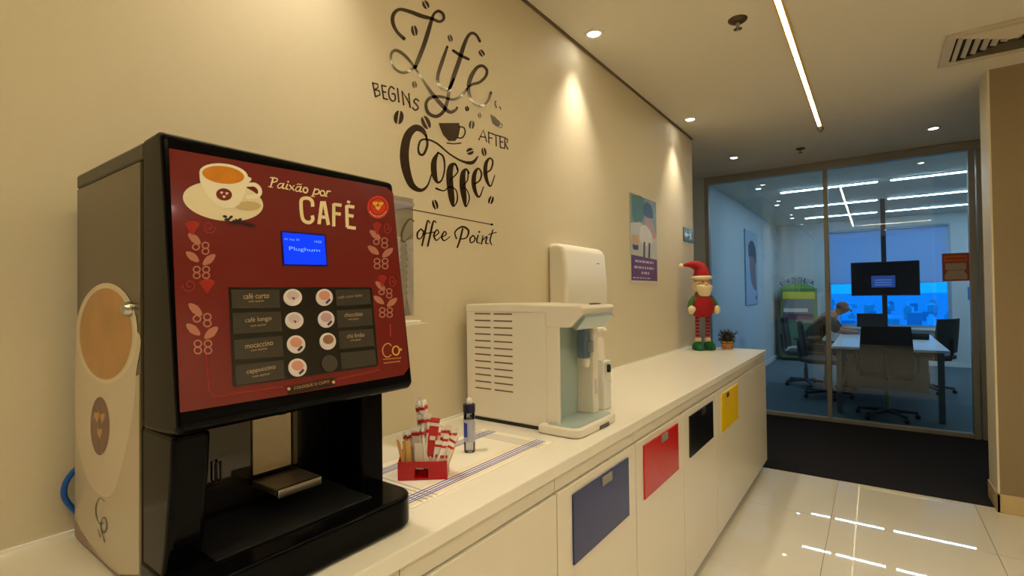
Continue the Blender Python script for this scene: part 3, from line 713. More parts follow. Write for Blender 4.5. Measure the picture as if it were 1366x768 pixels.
# lower alcove
obj('pillar', MB().prism([(-0.955, 0.95), (-0.955, 1.163), (-0.775, 1.163), (-0.782, 1.10), (-0.800, 1.00), (-0.815, 0.95)], 1, Y0+0.001, Y0+0.05), M_black, cm, bevel=0.008, seg=3)
obj('pillar', MB().prism([(-0.955, 0.95), (-0.955, 1.163), (-0.835, 1.163), (-0.835, 0.95)], 1, Y1-0.06, Y1-0.004), M_black, cm, bevel=0.006, seg=3)
obj('alcove_back', bx(-0.958, -0.952, Y0+0.05, Y1-0.06, 0.96, 1.163), mat('alcove_black', (14, 13, 12), 0.2), cm)
obj('service_flap', bx(-0.952, -0.946, 0.366, 0.464, 1.018, 1.135), mat('smoked_panel', (40, 34, 28), 0.08, coat=0.6), cm)
obj('flap_knob', MB().ell((-0.944, 0.374, 1.105), 0.004, 0.006, 0.006, 12, 8), M_steel, cm, smooth='all')
obj('flap_handle', MB().tube([(-0.946, 0.400, 1.028), (-0.938, 0.400, 1.030), (-0.938, 0.400, 1.062), (-0.938, 0.408, 1.064), (-0.938, 0.408, 1.030), (-0.946, 0.408, 1.028)], 0.0018, 6), M_blackm, cm)
obj('lit_panel', bx(-0.952, -0.948, 0.470, 0.545, 1.018, 1.150), mat('beige_panel', (226, 208, 172), 0.3, noise=0.1, nscale=25), cm, label='beige inner panel')
obj('side_strip', bx(-0.952, -0.944, 0.548, 0.556, 1.018, 1.150), mat('olive_strip', (98, 86, 52), 0.3), cm)
tr = obj('cup_shelf', bx(-0.95, -0.864, 0.468, 0.556, 0.998, 1.010), mat('shelf_grey', (120, 108, 86), 0.3, metal=0.4), cm, bevel=0.002)
obj('shelf_edge', bx(-0.864, -0.857, 0.468, 0.556, 0.994, 1.011), M_chrome, tr, bevel=0.003)
obj('nozzle', MB().lathe([(0.012, 0), (0.012, 0.02), (0.016, 0.03)], (-0.905, 0.50, 1.133), 14), M_blackm, cm, smooth=True)
obj('lamp_chip', bx(-0.86, -0.845, 0.395, 0.415, 1.1565, 1.1595), M_white_p, cm)
def rrect(x0, x1, y0, y1, r, corners, n=8):
    pts = []
    for (cx_, cy_, a0, on) in ((x1-r, y0+r, -PI/2, corners[0]), (x1-r, y1-r, 0, corners[1]), (x0+r, y1-r, PI/2, corners[2]), (x0+r, y0+r, PI, corners[3])):
        if on: pts += [(cx_+r*math.cos(a0+PI/2*k/n), cy_+r*math.sin(a0+PI/2*k/n)) for k in range(n+1)]
        else: pts.append((cx_+r*(math.cos(a0)+math.cos(a0+PI/2)), cy_+r*(math.sin(a0)+math.sin(a0+PI/2))))
    return pts
obj('base', MB().prism(rrect(-0.890, -0.740, Y0-0.002, Y1+0.006, 0.05, (1, 1, 0, 0)), 2, CT+0.004, CT+0.062), M_black, cm, bevel=0.006, seg=3, smooth=True)
obj('alcove_floor', bx(-0.955, -0.885, Y0+0.003, Y1-0.003, 0.93, CT+0.062), M_blackm, cm)
obj('drip_grid', bx(-0.935, -0.79, Y0+0.06, Y1-0.07, CT+0.062, CT+0.066), M_blackm, cm, bevel=0.001)
for (x, y) in ((-1.19, Y0+0.03), (-1.19, Y1-0.03), (-0.80, Y0+0.05), (-0.80, Y1-0.05)):
    obj('foot', MB().lathe([(0.015, 0), (0.015, 0.03 if x < -1 else 0.005)], (x, y, CT), 12), M_blackm, cm)
# wording on the door's top edge catches the light: a row of small studs
# blue hose behind the machine
pts = [(-1.235, 0.295, 0.925), (-1.238, 0.275, 0.955), (-1.238, 0.262, 0.985), (-1.238, 0.268, 1.015), (-1.235, 0.29, 1.035), (-1.232, 0.315, 1.02), (-1.232, 0.325, 0.985), (-1.234, 0.32, 0.94), (-1.236, 0.33, 0.906), (-1.236, 0.36, 0.9055)]
o = obj('water_hose', MB().tube(spline(pts, 5), 0.005, 8), mat('blue_hose', (18, 92, 190), 0.3), smooth='all')
tag(o, 'blue plastic water hose looped behind the coffee machine', 'hose')

# ================================================================== CUP DISPENSER ON WALL
M_acr = glass('clear_acrylic', (0.98, 0.98, 0.985), 0.03, boost=0.7)
t = thing('cup_dispenser', (WX, 1.02, 1.14), 'clear acrylic cup dispenser on the wall behind the coffee machine', 'cup dispenser')
ca = (-1.205, 1.10)
obj('sleeve', MB().prism([(WX+0.001, 0.955), (WX+0.001, 1.078), (-1.165, 1.078), (-1.165, 0.955)], 2, 1.29, 1.655), M_acr, t)
for q in ((-1.169, -1.163, 0.953, 1.082), (WX+0.001, -1.169, 1.077, 1.083), (WX+0.001, -1.169, 0.949, 0.955)): obj('top_band', bx(*q, 1.630, 1.642), mat('grey_mauve_plastic', (176, 168, 176), 0.3), t)
obj('shelf', bx(WX+0.001, -1.150, 0.94, 1.095, 1.258, 1.275), M_white_p, t, bevel=0.004)
obj('lever', MB().tube([(-1.20, 1.085, 1.266), (-1.198, 1.12, 1.262), (-1.196, 1.175, 1.258)], [0.006, 0.004, 0.001], 8), M_white_p, t, smooth='all')
obj('collar', MB().lathe([(0.028, -0.10), (0.040, 0.0), (0.046, 0.0), (0.046, 0.03)], (ca[0]-0.006, 1.018, 1.245), 20), M_white_p, t, smooth=True)
for k in range(9):
    c = obj('paper_cup', MB().lathe([(0.024, 0), (0.036, 0.062), (0.038, 0.064), (0.036, 0.066), (0.035, 0.06), (0.022, 0.004)], (ca[0]-0.006, 1.018, 1.29+0.022*k), 20, cap=False), mat('paper_cup_white', (236, 230, 226), 0.5), smooth=True)
    tag(c, 'white paper cup in the stack inside the acrylic dispenser', 'cup', 'paper cups in the dispenser')

# ================================================================== PAPER TOWEL DISPENSER
t = thing('towel_dispenser', (WX, 2.25, 1.19), 'white paper towel dispenser on the wall above the worktop', 'towel dispenser')
ty0, ty1, tz0, tz1 = 2.03, 2.47, 1.19, 1.592
prof = [(WX+0.001, tz0), (WX+0.001, tz1), (-1.215, tz1), (-1.185, tz1-0.012), (-1.172, tz1-0.04), (-1.160, 1.40), (-1.162, tz0+0.03), (-1.18, tz0)]
obj('cover', MB().prism(prof, 1, ty0, ty1), M_white_p, t, bevel=0.018, seg=4, smooth=True)
obj('lock', MB().ell((-1.165, 2.30, 1.325), 0.004, 0.012, 0.012, 12, 8), M_blackm, t, smooth='all')
obj('maker_mark', bx(-1.171, -1.1665, 2.36, 2.385, 1.505, 1.510), M_tag, t)
obj('slot', bx(-1.235, -1.185, ty0+0.06, ty1-0.06, tz0-0.002, tz0+0.004), M_blackm, t)

# ================================================================== WATER PURIFIER
t = thing('water_purifier', (-1.02, 1.50, CT), 'white countertop water purifier with pale blue front recess', 'water purifier')
PX0, PX1, PYa, PYb, PT = -1.222, -0.826, 1.385, 1.615, 1.318
M_pur = mat('purifier_white', (238, 230, 214), 0.3)
M_frost = mat('frosted_aqua', (178, 196, 192), 0.15, coat=0.3)
obj('body', bx(PX0, -0.872, PYa, PYb, CT+0.012, PT-0.02), M_pur, t, bevel=0.008, seg=3)
obj('side_wall', bx(-0.874, PX1, PYa, PYa+0.012, CT+0.03, PT-0.07), M_pur, t, bevel=0.004)
obj('front_column', bx(-0.874, -0.800, 1.576, PYb, CT+0.03, PT-0.07), M_pur, t, bevel=0.006)
obj('recess_panel', bx(-0.874, -0.862, PYa+0.012, 1.576, CT+0.03, PT-0.07), M_frost, t)
obj('recess_window', bx(-0.858, -0.836, PYa+0.0125, PYa+0.016, CT+0.05, PT-0.08), mat('aqua_edge', (168, 190, 190), 0.1, coat=0.5), t)
head = [(PX0, PT-0.03), (PX0, PT), (-0.99, PT+0.002), (-0.90, PT-0.002), (-0.745, PT-0.004), (-0.735, PT-0.012), (-0.745, PT-0.035), (-0.785, PT-0.075), (-0.875, PT-0.075), (-0.875, PT-0.03)]
obj('head', MB().prism(head, 1, PYa-0.002, PYb+0.002), M_pur, t, bevel=0.006, seg=3)
obj('head_window', MB().prism([(-0.784, PT-0.076), (-0.742, PT-0.034), (-0.733, PT-0.040), (-0.770, PT-0.084)], 1, PYa+0.015, PYb-0.01), mat('aqua_tint', (142, 164, 166), 0.1, coat=0.5), t, bevel=0.002)
obj('button', MB().lathe([(0.0, 0.0), (0.022, 0.0), (0.024, 0.003), (0.010, 0.0045)], (-0.772, 1.54, PT-0.003), 20, sx=0.55, sy=1.6), mat('button_dark', (70, 60, 50), 0.3), t, smooth=True)
sp = obj('spout', bx(-0.835, -0.800, 1.520, 1.555, 1.13, PT-0.075), mat('spout_blue_grey', (104, 126, 146), 0.25), t, bevel=0.004)
obj('spout_tip', MB().lathe([(0.010, 0), (0.014, 0.012), (0.014, 0.03)], (-0.808, 1.536, 1.10), 14), M_pur, sp, smooth=True)
obj('lever', bx(-0.800, -0.782, 1.530, 1.548, 1.15, 1.19), mat('lever_grey', (150, 156, 160), 0.3), t, bevel=0.003)
obj('switch_plate', bx(-0.800, -0.797, 1.582, 1.608, 1.00, 1.05), MATS['button_white'], t)
tp = rrect(-0.892, -0.742, 1.358, 1.645, 0.03, (1, 1, 0, 0))
tr = obj('drip_tray', MB().prism(tp, 2, CT+0.002, CT+0.030), M_pur, t, bevel=0.005, seg=3, smooth=True)
obj('tray_grid', MB().prism(rrect(-0.862, -0.756, 1.372, 1.632, 0.022, (1, 1, 0, 0)), 2, CT+0.030, CT+0.0325), M_frost, tr)
obj('tray_notch', bx(-0.7435, -0.7405, 1.50, 1.57, CT+0.002, CT+0.014), MATS['button_dark'], tr)
obj('bottom_plate', bx(PX0+0.01, -0.892, PYa+0.006, PYb-0.006, CT, CT+0.012), M_blackm, t)
slot_m = mat('slot_dark', (118, 96, 74), 0.7)
for r in range(12):
    for (a, b) in ((-1.178, -1.106), (-1.090, -1.010)):
        z = 1.284-r*0.0243
        obj('vent_slot', bx(a, b, PYa-0.0008, PYa+0.002, z-0.0022, z+0.0022), slot_m, t)

# white pump dispenser behind the purifier
t = thing('soap_dispenser', (-0.885, 1.79, CT), 'white square bottle with pump standing behind the water purifier', 'dispenser bottle')
bx0, bx1, by0, by1 = -0.925, -0.848, 1.755, 1.825
obj('bottle', bx(bx0, bx1, by0, by1, CT, 1.090), mat('milky_plastic', (226, 226, 218), 0.35), t, bevel=0.008, seg=3)
obj('neck', MB().lathe([(0.026, 0), (0.024, 0.06), (0.020, 0.09)], (-0.886, 1.79, 1.088), 18), M_white_p, t, smooth=True)
obj('pump', MB().lathe([(0.010, 0), (0.010, 0.022), (0.022, 0.026), (0.024, 0.040), (0.016, 0.046)], (-0.886, 1.79, 1.176), 18), M_white_p, t, smooth=True)
obj('pump_nozzle', MB().tube([(-0.886, 1.79, 1.212), (-0.862, 1.785, 1.214), (-0.848, 1.782, 1.206)], 0.006, 8), M_white_p, t, smooth='all')
obj('tap', bx(bx1, bx1+0.012, 1.782, 1.798, 1.045, 1.075), M_blackm, t, bevel=0.003)
obj('handle', MB().tube([(bx1-0.002, 1.79, 1.02), (bx1+0.012, 1.79, 1.016), (bx1+0.013, 1.79, 1.004)], 0.004, 8), M_white_p, t)

# ================================================================== PLACEMAT AND BITS
M_mat = mat('placemat_cloth', (246, 240, 222), 0.8, noise=0.03, bump=0.1, nscale=180)
t = thing('placemat', (-0.93, 1.01, CT), 'white placemat with blue stripes under the sachet box', 'placemat')
obj('cloth', bx(-1.075, -0.800, 0.73, 1.30, CT, CT+0.0015), M_mat, t)
MS = mat('stripe_blue', (48, 70, 176), 0.8); MG = mat('stripe_grey', (186, 180, 168), 0.8); MY = mat('stripe_straw', (244, 228, 186), 0.8)
zt = CT+0.0015
for x in (-0.853, -0.843, -0.833, -0.825): obj('stripe', bx(x-0.0019, x+0.0019, 0.735, 1.295, zt, zt+0.0003), MS, t)
for x in (-1.044, -1.034, -1.024, -1.016): obj('stripe', bx(x-0.0019, x+0.0019, 0.735, 1.295, zt, zt+0.0003), MS, t)
for y in (0.765, 0.780, 0.795, 0.810, 1.225, 1.238, 1.251, 1.264): obj('stripe', bx(-1.07, -0.805, y-0.002, y+0.002, zt, zt+0.0002), MG, t)
for x in (-0.815, -0.87): obj('stripe', bx(x-0.004, x+0.004, 0.735, 1.295, zt, zt+0.0002), MY, t)

# red box of sachets and stirrers, turned towards the aisle
ZT = CT+0.0018
bc = Vector((-0.920, 0.880, ZT)); brot = math.radians(39)
t = thing('stirrer_box', bc, 'small red open box with a notched front on the placemat', 'box', rotz=brot)
M_rb = mat('red_acrylic_box', (196, 18, 20), 0.25)
wd, dp, hh, th = 0.120, 0.066, 0.044, 0.004
obj('floor_panel', bx(-wd/2, wd/2, -dp/2, dp/2, 0, th), M_rb, t, local=True)
fr = MB().prism([(-wd/2, th), (-0.020, th), (-0.020, 0.030), (0.014, 0.030), (0.014, th), (wd/2, th), (wd/2, hh), (-wd/2, hh)], 1, -dp/2, -dp/2+th)
obj('front_panel', fr, M_rb, t, local=True)
obj('back_panel', bx(-wd/2, wd/2, dp/2-th, dp/2, th, hh+0.012), M_rb, t, local=True)
for s in (-1, 1): obj('side_panel', MB().prism([(-dp/2+th, th), (dp/2-th, th), (dp/2-th, hh+0.012), (-dp/2+th, hh)], 0, s*wd/2-(th if s > 0 else 0), s*wd/2+(th if s < 0 else 0)), M_rb, t, local=True)
obj('divider', bx(-0.022, -0.019, -dp/2+th, dp/2-th, th, hh), M_rb, t, local=True)
obj('divider', bx(0.030, 0.033, -dp/2+th, dp/2-th, th, hh), M_rb, t, local=True)
BM = Matrix.Translation(bc) @ Matrix.Rotation(brot, 4, 'Z')
def in_box(name, mb, m, pos, tilt, label, cat, group, children=()):
    o = bpy.data.objects.new(name, None); col.objects.link(o)
    o.matrix_world = BM @ Matrix.Translation(pos) @ Matrix.Rotation(tilt[0], 4, 'X') @ Matrix.Rotation(tilt[1], 4, 'Y') @ Matrix.Rotation(tilt[2], 4, 'Z')
    ORI[o.name] = Vector(); tag(o, label, cat, group)
    return o
M_wood = mat('stirrer_wood', (240, 196, 118), 0.6, noise=0.1, nscale=40)
M_paper = mat('sachet_paper', (242, 234, 222), 0.5); M_sred = mat('sachet_red', (206, 44, 40), 0.4)
def simple(name, mb, m, pos, tilt, label, cat, group):
    o = obj(name, mb, m, None, local=True)
    o.matrix_world = BM @ Matrix.Translation(pos) @ Matrix.Rotation(tilt[0], 4, 'X') @ Matrix.Rotation(tilt[1], 4, 'Y') @ Matrix.Rotation(tilt[2], 4, 'Z')
    tag(o, label, cat, group)
for k in range(9):
    simple('wooden_stirrer', bx(-0.003, 0.003, -0.0008, 0.0008, 0, 0.086), M_wood, (-0.049+0.006*(k % 4), -0.018+0.009*(k//4)+random.uniform(-0.002, 0.002), 0.005), (random.uniform(-0.10, 0.10), random.uniform(-0.22, 0.05), random.uniform(-0.5, 0.5)),
           'flat pale wooden stirrer in the end compartment of the red box', 'stirrer', 'wooden stirrers in the red box')
for k in range(5):
    simple('wooden_stirrer', bx(-0.003, 0.003, -0.0008, 0.0008, 0, 0.088), M_wood, (0.051+0.002*(k % 2), -0.004+0.008*k-0.010, 0.005), (random.uniform(-0.05, 0.12), random.uniform(0.10, 0.40), random.uniform(-0.5, 0.5)),
           'flat pale wooden stirrer in the end compartment of the red box', 'stirrer', 'wooden stirrers in the red box')
# white card insert in the middle compartment
simple('card_insert', MB().box(-0.020, 0.010, -0.001, 0.001, 0.028, 0.082), mat('white_card', (240, 232, 218), 0.6), (0.0, -0.024, 0.005), (0, 0, 0), 'white card standing in the middle of the red box', 'card', None)
def sachet(pos, tilt, L, red, lab):
    o = in_box('sugar_sachet', None, None, pos, tilt, lab, 'sachet', 'sugar sachets in the red box')
    w = 0.0115
    obj('packet', MB().add([(-w, 0, 0), (w, 0, 0), (w, 0.003, 0.008), (-w, 0.003, 0.008), (-w, -0.003, 0.008), (w, -0.003, 0.008), (w, 0.003, L-0.008), (-w, 0.003, L-0.008), (w, -0.003, L-0.008), (-w, -0.003, L-0.008), (-w, 0, L), (w, 0, L)],
        [(0, 1, 3-1, 3), (1, 0, 4, 5), (3, 2, 6, 7), (5, 4, 9, 8), (7, 6, 11, 10), (8, 9, 10, 11), (0, 3, 4), (1, 5, 2), (4, 3, 7, 9), (2, 5, 8, 6), (9, 7, 10), (6, 8, 11)]), M_sred if red else M_paper, o, local=True)
    m_ = M_paper if red else M_sred
    obj('print_band', bx(-w*1.02, w*1.02, -0.0034, 0.0034, L*0.80, L*0.88), m_, o, local=True)
    obj('print_mark', bx(-w*0.6, w*0.6, -0.0034, 0.0034, L*0.45, L*0.55), m_, o, local=True)
LAB = 'white and red paper sugar sachet standing in the red box'
for k in range(11):
    r_, c_ = divmod(k, 4)
    sachet((-0.008+0.010*c_+random.uniform(-0.002, 0.002), -0.016+0.018*r_, 0.02+0.020*r_+0.004*(k % 3)), (random.uniform(-0.08, 0.06), random.uniform(-0.22, 0.30), random.uniform(-0.9, 0.9)), 0.104+0.008*r_, False, LAB)
sachet((0.016, -0.020, 0.050), (-0.02, 0.16, 0.1), 0.098, True, 'plain red sugar sachet leaning among the white sachets')
for k in range(5):
    sachet((-0.040+0.006*k, 0.022, 0.02), (-0.05, random.uniform(-0.25, 0.0), random.uniform(-0.4, 0.4)), 0.085, False, LAB)
for k in range(9):
    sachet((0.030+0.006*(k % 3)+random.uniform(-0.002, 0.002), -0.022+0.012*(k//3), 0.018+0.008*(k//3)), (random.uniform(-0.1, 0.1), 0.18+0.10*(k % 3)+random.uniform(-0.05, 0.05), random.uniform(-0.9, 0.9)), 0.074+0.008*(k//3), False, LAB)
for k in range(9):
    simple('white_straw', MB().lathe([(0.0022, 0), (0.0022, 0.072)], (0, 0, 0), 8), M_white_p, (0.037+0.0055*(k % 3), -0.024+0.008*(k//3), 0.005), (random.uniform(-0.05, 0.05), random.uniform(-0.05, 0.25), 0),
           'thin white plastic straw standing in the red box', 'straw', 'white straws in the red box')

# spray bottle
t = thing('sanitizer_bottle', (-0.949, 1.086, ZT), 'slim clear bottle with dark blue collar and white top', 'bottle')
M_clear = glass('clear_bottle', (0.80, 0.82, 0.90), 0.03, boost=2.0)
obj('bottle', MB().lathe([(0.015, 0), (0.0165, 0.003), (0.0165, 0.112), (0.012, 0.118)], (-0.949, 1.086, ZT), 20, cap=True), M_clear, t, smooth=True)
obj('label_sleeve', MB().lathe([(0.0168, 0.03), (0.0168, 0.095)], (-0.949, 1.086, ZT), 20, cap=False), mat('bottle_label', (186, 188, 206), 0.4), t, smooth=True)
obj('label_print', MB().prism([(-0.955, 1.0690), (-0.943, 1.0690), (-0.943, 1.0700), (-0.955, 1.0700)], 2, ZT+0.045, ZT+0.085), MATS['stripe_blue'], t)
obj('collar', MB().lathe([(0.014, 0.112), (0.0175, 0.114), (0.0175, 0.136), (0.013, 0.138)], (-0.949, 1.086, ZT), 20), mat('navy_plastic', (22, 20, 62), 0.3), t, smooth=True)
obj('cap', MB().lathe([(0.008, 0.138), (0.0085, 0.150), (0.006, 0.154)], (-0.949, 1.086, ZT), 16), M_white_p, t, smooth=True)

# ================================================================== POSTER AND EXIT SIGN
def boardY(x, y0, y1, z0, z1, th, name, lab, cat, m):
    t = thing(name, (x, (y0+y1)/2, z0), lab, cat)
    obj('board', bx(x, x+th, y0, y1, z0, z1), m, t, bevel=0.001); return t
y0, y1, z0, z1 = 3.03, 3.50, 1.42, 2.00
pt = boardY(WX+0.001, y0, y1, z0, z1, 0.004, 'poster', 'tall poster with a photograph above a purple band on the cream wall', 'poster', mat('poster_white', (226, 222, 210), 0.4))
def pw(u, v): return (y0+u*(y1-y0), z1-v*(z1-z0))
PPX = WX+0.005
def pflat(name, pts, off, m, parent, X=None, fn=None, smooth=False):
    fn = fn or pw
    if smooth: pts = spline(list(pts)+[pts[0]], 5)[:-1]
    q = [fn(*p) for p in pts]; mb = MB().add([((PPX if X is None else X)+off, a, b) for a, b in q], [tuple(range(len(q)))]); return printed(name, mb, m, parent)
pflat('photo_ground', [(0, 0.0), (1, 0.0), (1, 0.72), (0, 0.72)], 0.0003, mat('photo_green_grey', (126, 140, 116), 0.4, noise=0.35, nscale=9), pt)
pflat('photo_leaves', [(0.05, 0.02), (0.45, 0.0), (0.55, 0.12), (0.4, 0.3), (0.1, 0.3)], 0.0005, mat('photo_green', (70, 104, 66), 0.4, noise=0.4, nscale=16), pt, smooth=True)
pflat('photo_wall', [(0.0, 0.34), (0.35, 0.3), (0.8, 0.4), (1, 0.4), (1, 0.72), (0, 0.72)], 0.0006, mat('photo_pale', (196, 192, 180), 0.4, noise=0.15, nscale=9), pt)
pflat('photo_figure', [(0.5, 0.18), (0.75, 0.15), (0.85, 0.3), (1.0, 0.42), (0.85, 0.46), (0.7, 0.36), (0.55, 0.32)], 0.0008, mat('photo_skin', (188, 140, 112), 0.4, noise=0.15, nscale=14), pt, smooth=True)
pflat('photo_hair', [(0.48, 0.10), (0.62, 0.04), (0.82, 0.08), (0.86, 0.2), (0.7, 0.22), (0.5, 0.2)], 0.001, mat('photo_dark', (36, 34, 34), 0.4), pt, smooth=True)
pflat('photo_shirt', [(0.35, 0.36), (0.55, 0.32), (0.78, 0.4), (0.8, 0.52), (0.5, 0.56), (0.32, 0.5)], 0.001, mat('photo_white', (222, 214, 200), 0.4, noise=0.1, nscale=14), pt, smooth=True)
pflat('photo_bucket', [(0.02, 0.46), (0.3, 0.46), (0.28, 0.58), (0.05, 0.58)], 0.001, mat('photo_yellow', (206, 166, 78), 0.4, noise=0.2, nscale=12), pt)
pflat('photo_pot', [(0.05, 0.575), (0.28, 0.575), (0.25, 0.63), (0.08, 0.63)], 0.0012, MATS['photo_dark'], pt)
for u in (0.46, 0.66): pflat('photo_leg', [(u, 0.52), (u+0.07, 0.52), (u+0.05, 0.70), (u-0.02, 0.70)], 0.0013, MATS['photo_dark'], pt)
pflat('purple_band', [(0, 0.69), (1, 0.71), (1, 0.975), (0, 0.975)], 0.0015, mat('poster_purple', (96, 44, 104), 0.4), pt)
m = MB()
for (v, a, b, w) in ((0.755, 0.14, 0.84, 0.026), (0.825, 0.10, 0.86, 0.026), (0.885, 0.36, 0.66, 0.026), (0.945, 0.05, 0.7, 0.014)):
    u = a
    while u < b:
        l = random.uniform(0.05, 0.13); l = min(l, b-u)
        q = [pw(u, v-w/2), pw(u+l, v-w/2), pw(u+l, v+w/2), pw(u, v+w/2)]
        m.add([(PPX+0.0018, c, d) for c, d in q], [(0, 1, 2, 3)]); u += l+0.03
printed('wording_rows', m, mat('poster_text', (214, 190, 214), 0.4), pt)
t = thing('exit_sign', (WX, 4.27, 1.77), 'green emergency exit sign with white arrow on the wall end', 'exit sign')
obj('plate', bx(WX+0.001, WX+0.006, 4.135, 4.405, 1.775, 1.89), mat('unlit_exit_green', (14, 44, 34), 0.3), t)  # green darkened to show the plate as unlit
X = WX+0.0065
def ey(u, v): return (4.135+u*0.27, 1.89-v*0.115)
pflat('arrow', [(0.06, 0.5), (0.24, 0.2), (0.24, 0.4), (0.45, 0.4), (0.45, 0.6), (0.24, 0.6), (0.24, 0.8)], 0.0, mat('exit_white', (225, 235, 225), 0.4), t, X, ey)
m = pflat('running_figure', [(0.62, 0.3), (0.7, 0.28), (0.78, 0.42), (0.74, 0.55), (0.86, 0.7), (0.82, 0.78), (0.7, 0.66), (0.6, 0.85), (0.53, 0.82), (0.62, 0.6), (0.6, 0.48), (0.52, 0.52), (0.5, 0.44)], 0.0, MATS['exit_white'], t, X, ey)
pflat('figure_head', [(0.68+0.05*math.cos(k), 0.18+0.1*math.sin(k)) for k in [2*PI*i/10 for i in range(10)]], 0.0, MATS['exit_white'], t, X, ey)

# ================================================================== CHRISTMAS DOLL (local axes: faces -y)
t = thing('christmas_doll', (-1.10, 4.05, CT), 'standing plush Christmas doll with red hat, white beard and green shoes', 'doll', rotz=math.radians(42))
M_felt_r = mat('red_felt', (170, 18, 26), 0.8, bump=0.3, nscale=120); M_felt_g = mat('green_felt', (22, 104, 58), 0.8, bump=0.3, nscale=120)
M_fluff = mat('cream_fleece', (238, 222, 184), 0.9, bump=0.6, nscale=90); M_skin_d = mat('doll_face', (226, 184, 142), 0.7)
M_green_s = mat('green_sleeve', (74, 108, 44), 0.8, bump=0.3, nscale=120)
for s in (-1, 1):
    sh = MB().lathe([(0.030, 0), (0.046, 0.006), (0.046, 0.030), (0.036, 0.052), (0.020, 0.066)], (s*0.045, -0.015, 0), 18, sx=0.92, sy=1.35)
    obj('shoe', sh, M_felt_g, t, local=True, smooth=True)
    obj('cuff', MB().lathe([(0.022, 0), (0.026, 0.010), (0.024, 0.030), (0.018, 0.034)], (s*0.040, 0.0, 0.062), 14), M_fluff, t, local=True, smooth=True)
    lg = obj('leg', MB().lathe([(0.016, 0), (0.017, 0.08), (0.018, 0.19)], (s*0.040, 0, 0.088), 14), mat('legging_maroon', (130, 24, 40), 0.8), t, local=True, smooth=True)
    for k in range(6): obj('stripe', MB().lathe([(0.0175, 0), (0.0178, 0.006)], (s*0.040, 0, 0.10+0.027*k), 14, cap=False), mat('legging_pink', (196, 120, 118), 0.8), lg, local=True, smooth=True)
    arm = [(s*0.060, 0, 0.405), (s*0.092, -0.006, 0.37), (s*0.106, -0.020, 0.33)]
    obj('arm', MB().tube(spline(arm, 4), [0.030, 0.029, 0.028, 0.027, 0.026, 0.025, 0.024, 0.023, 0.022], 10), M_green_s, t, local=True, smooth='all')
    obj('mitten', MB().ell((s*0.104, -0.030, 0.315), 0.026, 0.028, 0.036), M_fluff, t, local=True, smooth='all')
    obj('mitten_thumb', MB().ell((s*0.086, -0.044, 0.322), 0.011, 0.013, 0.018, 10, 8), M_fluff, t, local=True, smooth='all')
obj('body', MB().lathe([(0.02, 0), (0.06, 0.008), (0.084, 0.04), (0.090, 0.08), (0.080, 0.13), (0.062, 0.17), (0.045, 0.20)], (0, 0, 0.255), 24), M_felt_r, t, local=True, smooth=True)
obj('neck_scarf', MB().lathe([(0.060, 0), (0.066, 0.015), (0.050, 0.040)], (0, 0, 0.405), 20), M_green_s, t, local=True, smooth=True)
hd = obj('head', MB().ell((0, 0, 0.515), 0.062, 0.060, 0.068, 20, 12), M_skin_d, t, local=True, smooth='all')
for s in (-1, 1):
    obj('eye', MB().ell((s*0.020, -0.0575, 0.532), 0.005, 0.004, 0.006, 10, 8), M_blackm, hd, local=True, smooth='all')
    obj('moustache', MB().ell((s*0.024, -0.064, 0.498), 0.028, 0.014, 0.012), M_fluff, hd, local=True, smooth='all')
obj('nose', MB().ell((0, -0.072, 0.512), 0.013, 0.014, 0.012, 12, 8), M_skin_d, hd, local=True, smooth='all')
obj('beard', MB().lathe([(0.006, 0.0), (0.028, 0.03), (0.050, 0.07), (0.064, 0.11), (0.064, 0.125), (0.048, 0.138)], (0, -0.040, 0.372), 18, sy=0.66), M_fluff, t, local=True, smooth=True)
obj('hair', MB().lathe([(0.058, 0), (0.069, 0.03), (0.068, 0.075)], (0, 0.012, 0.46), 20), M_fluff, t, local=True, smooth=True)
ht = obj('hat', MB().tube(spline([(0, 0.004, 0.565), (0, 0.004, 0.605), (-0.012, 0.006, 0.640), (-0.045, 0.010, 0.664), (-0.095, 0.014, 0.672), (-0.150, 0.018, 0.664)], 5),
       [0.064-0.0009*k-0.000060*k*k for k in range(26)], 16), M_felt_r, t, local=True, smooth='all')
obj('hat_brim', MB().tube([(0.066*math.cos(a), 0.004+0.064*math.sin(a), 0.565) for a in [2*PI*k/20 for k in range(20)]], 0.015, 10, closed=True), M_fluff, ht, local=True, smooth='all')
obj('pompom', MB().ell((-0.160, 0.018, 0.662), 0.019, 0.019, 0.019, 12, 8), M_fluff, ht, local=True, smooth='all')

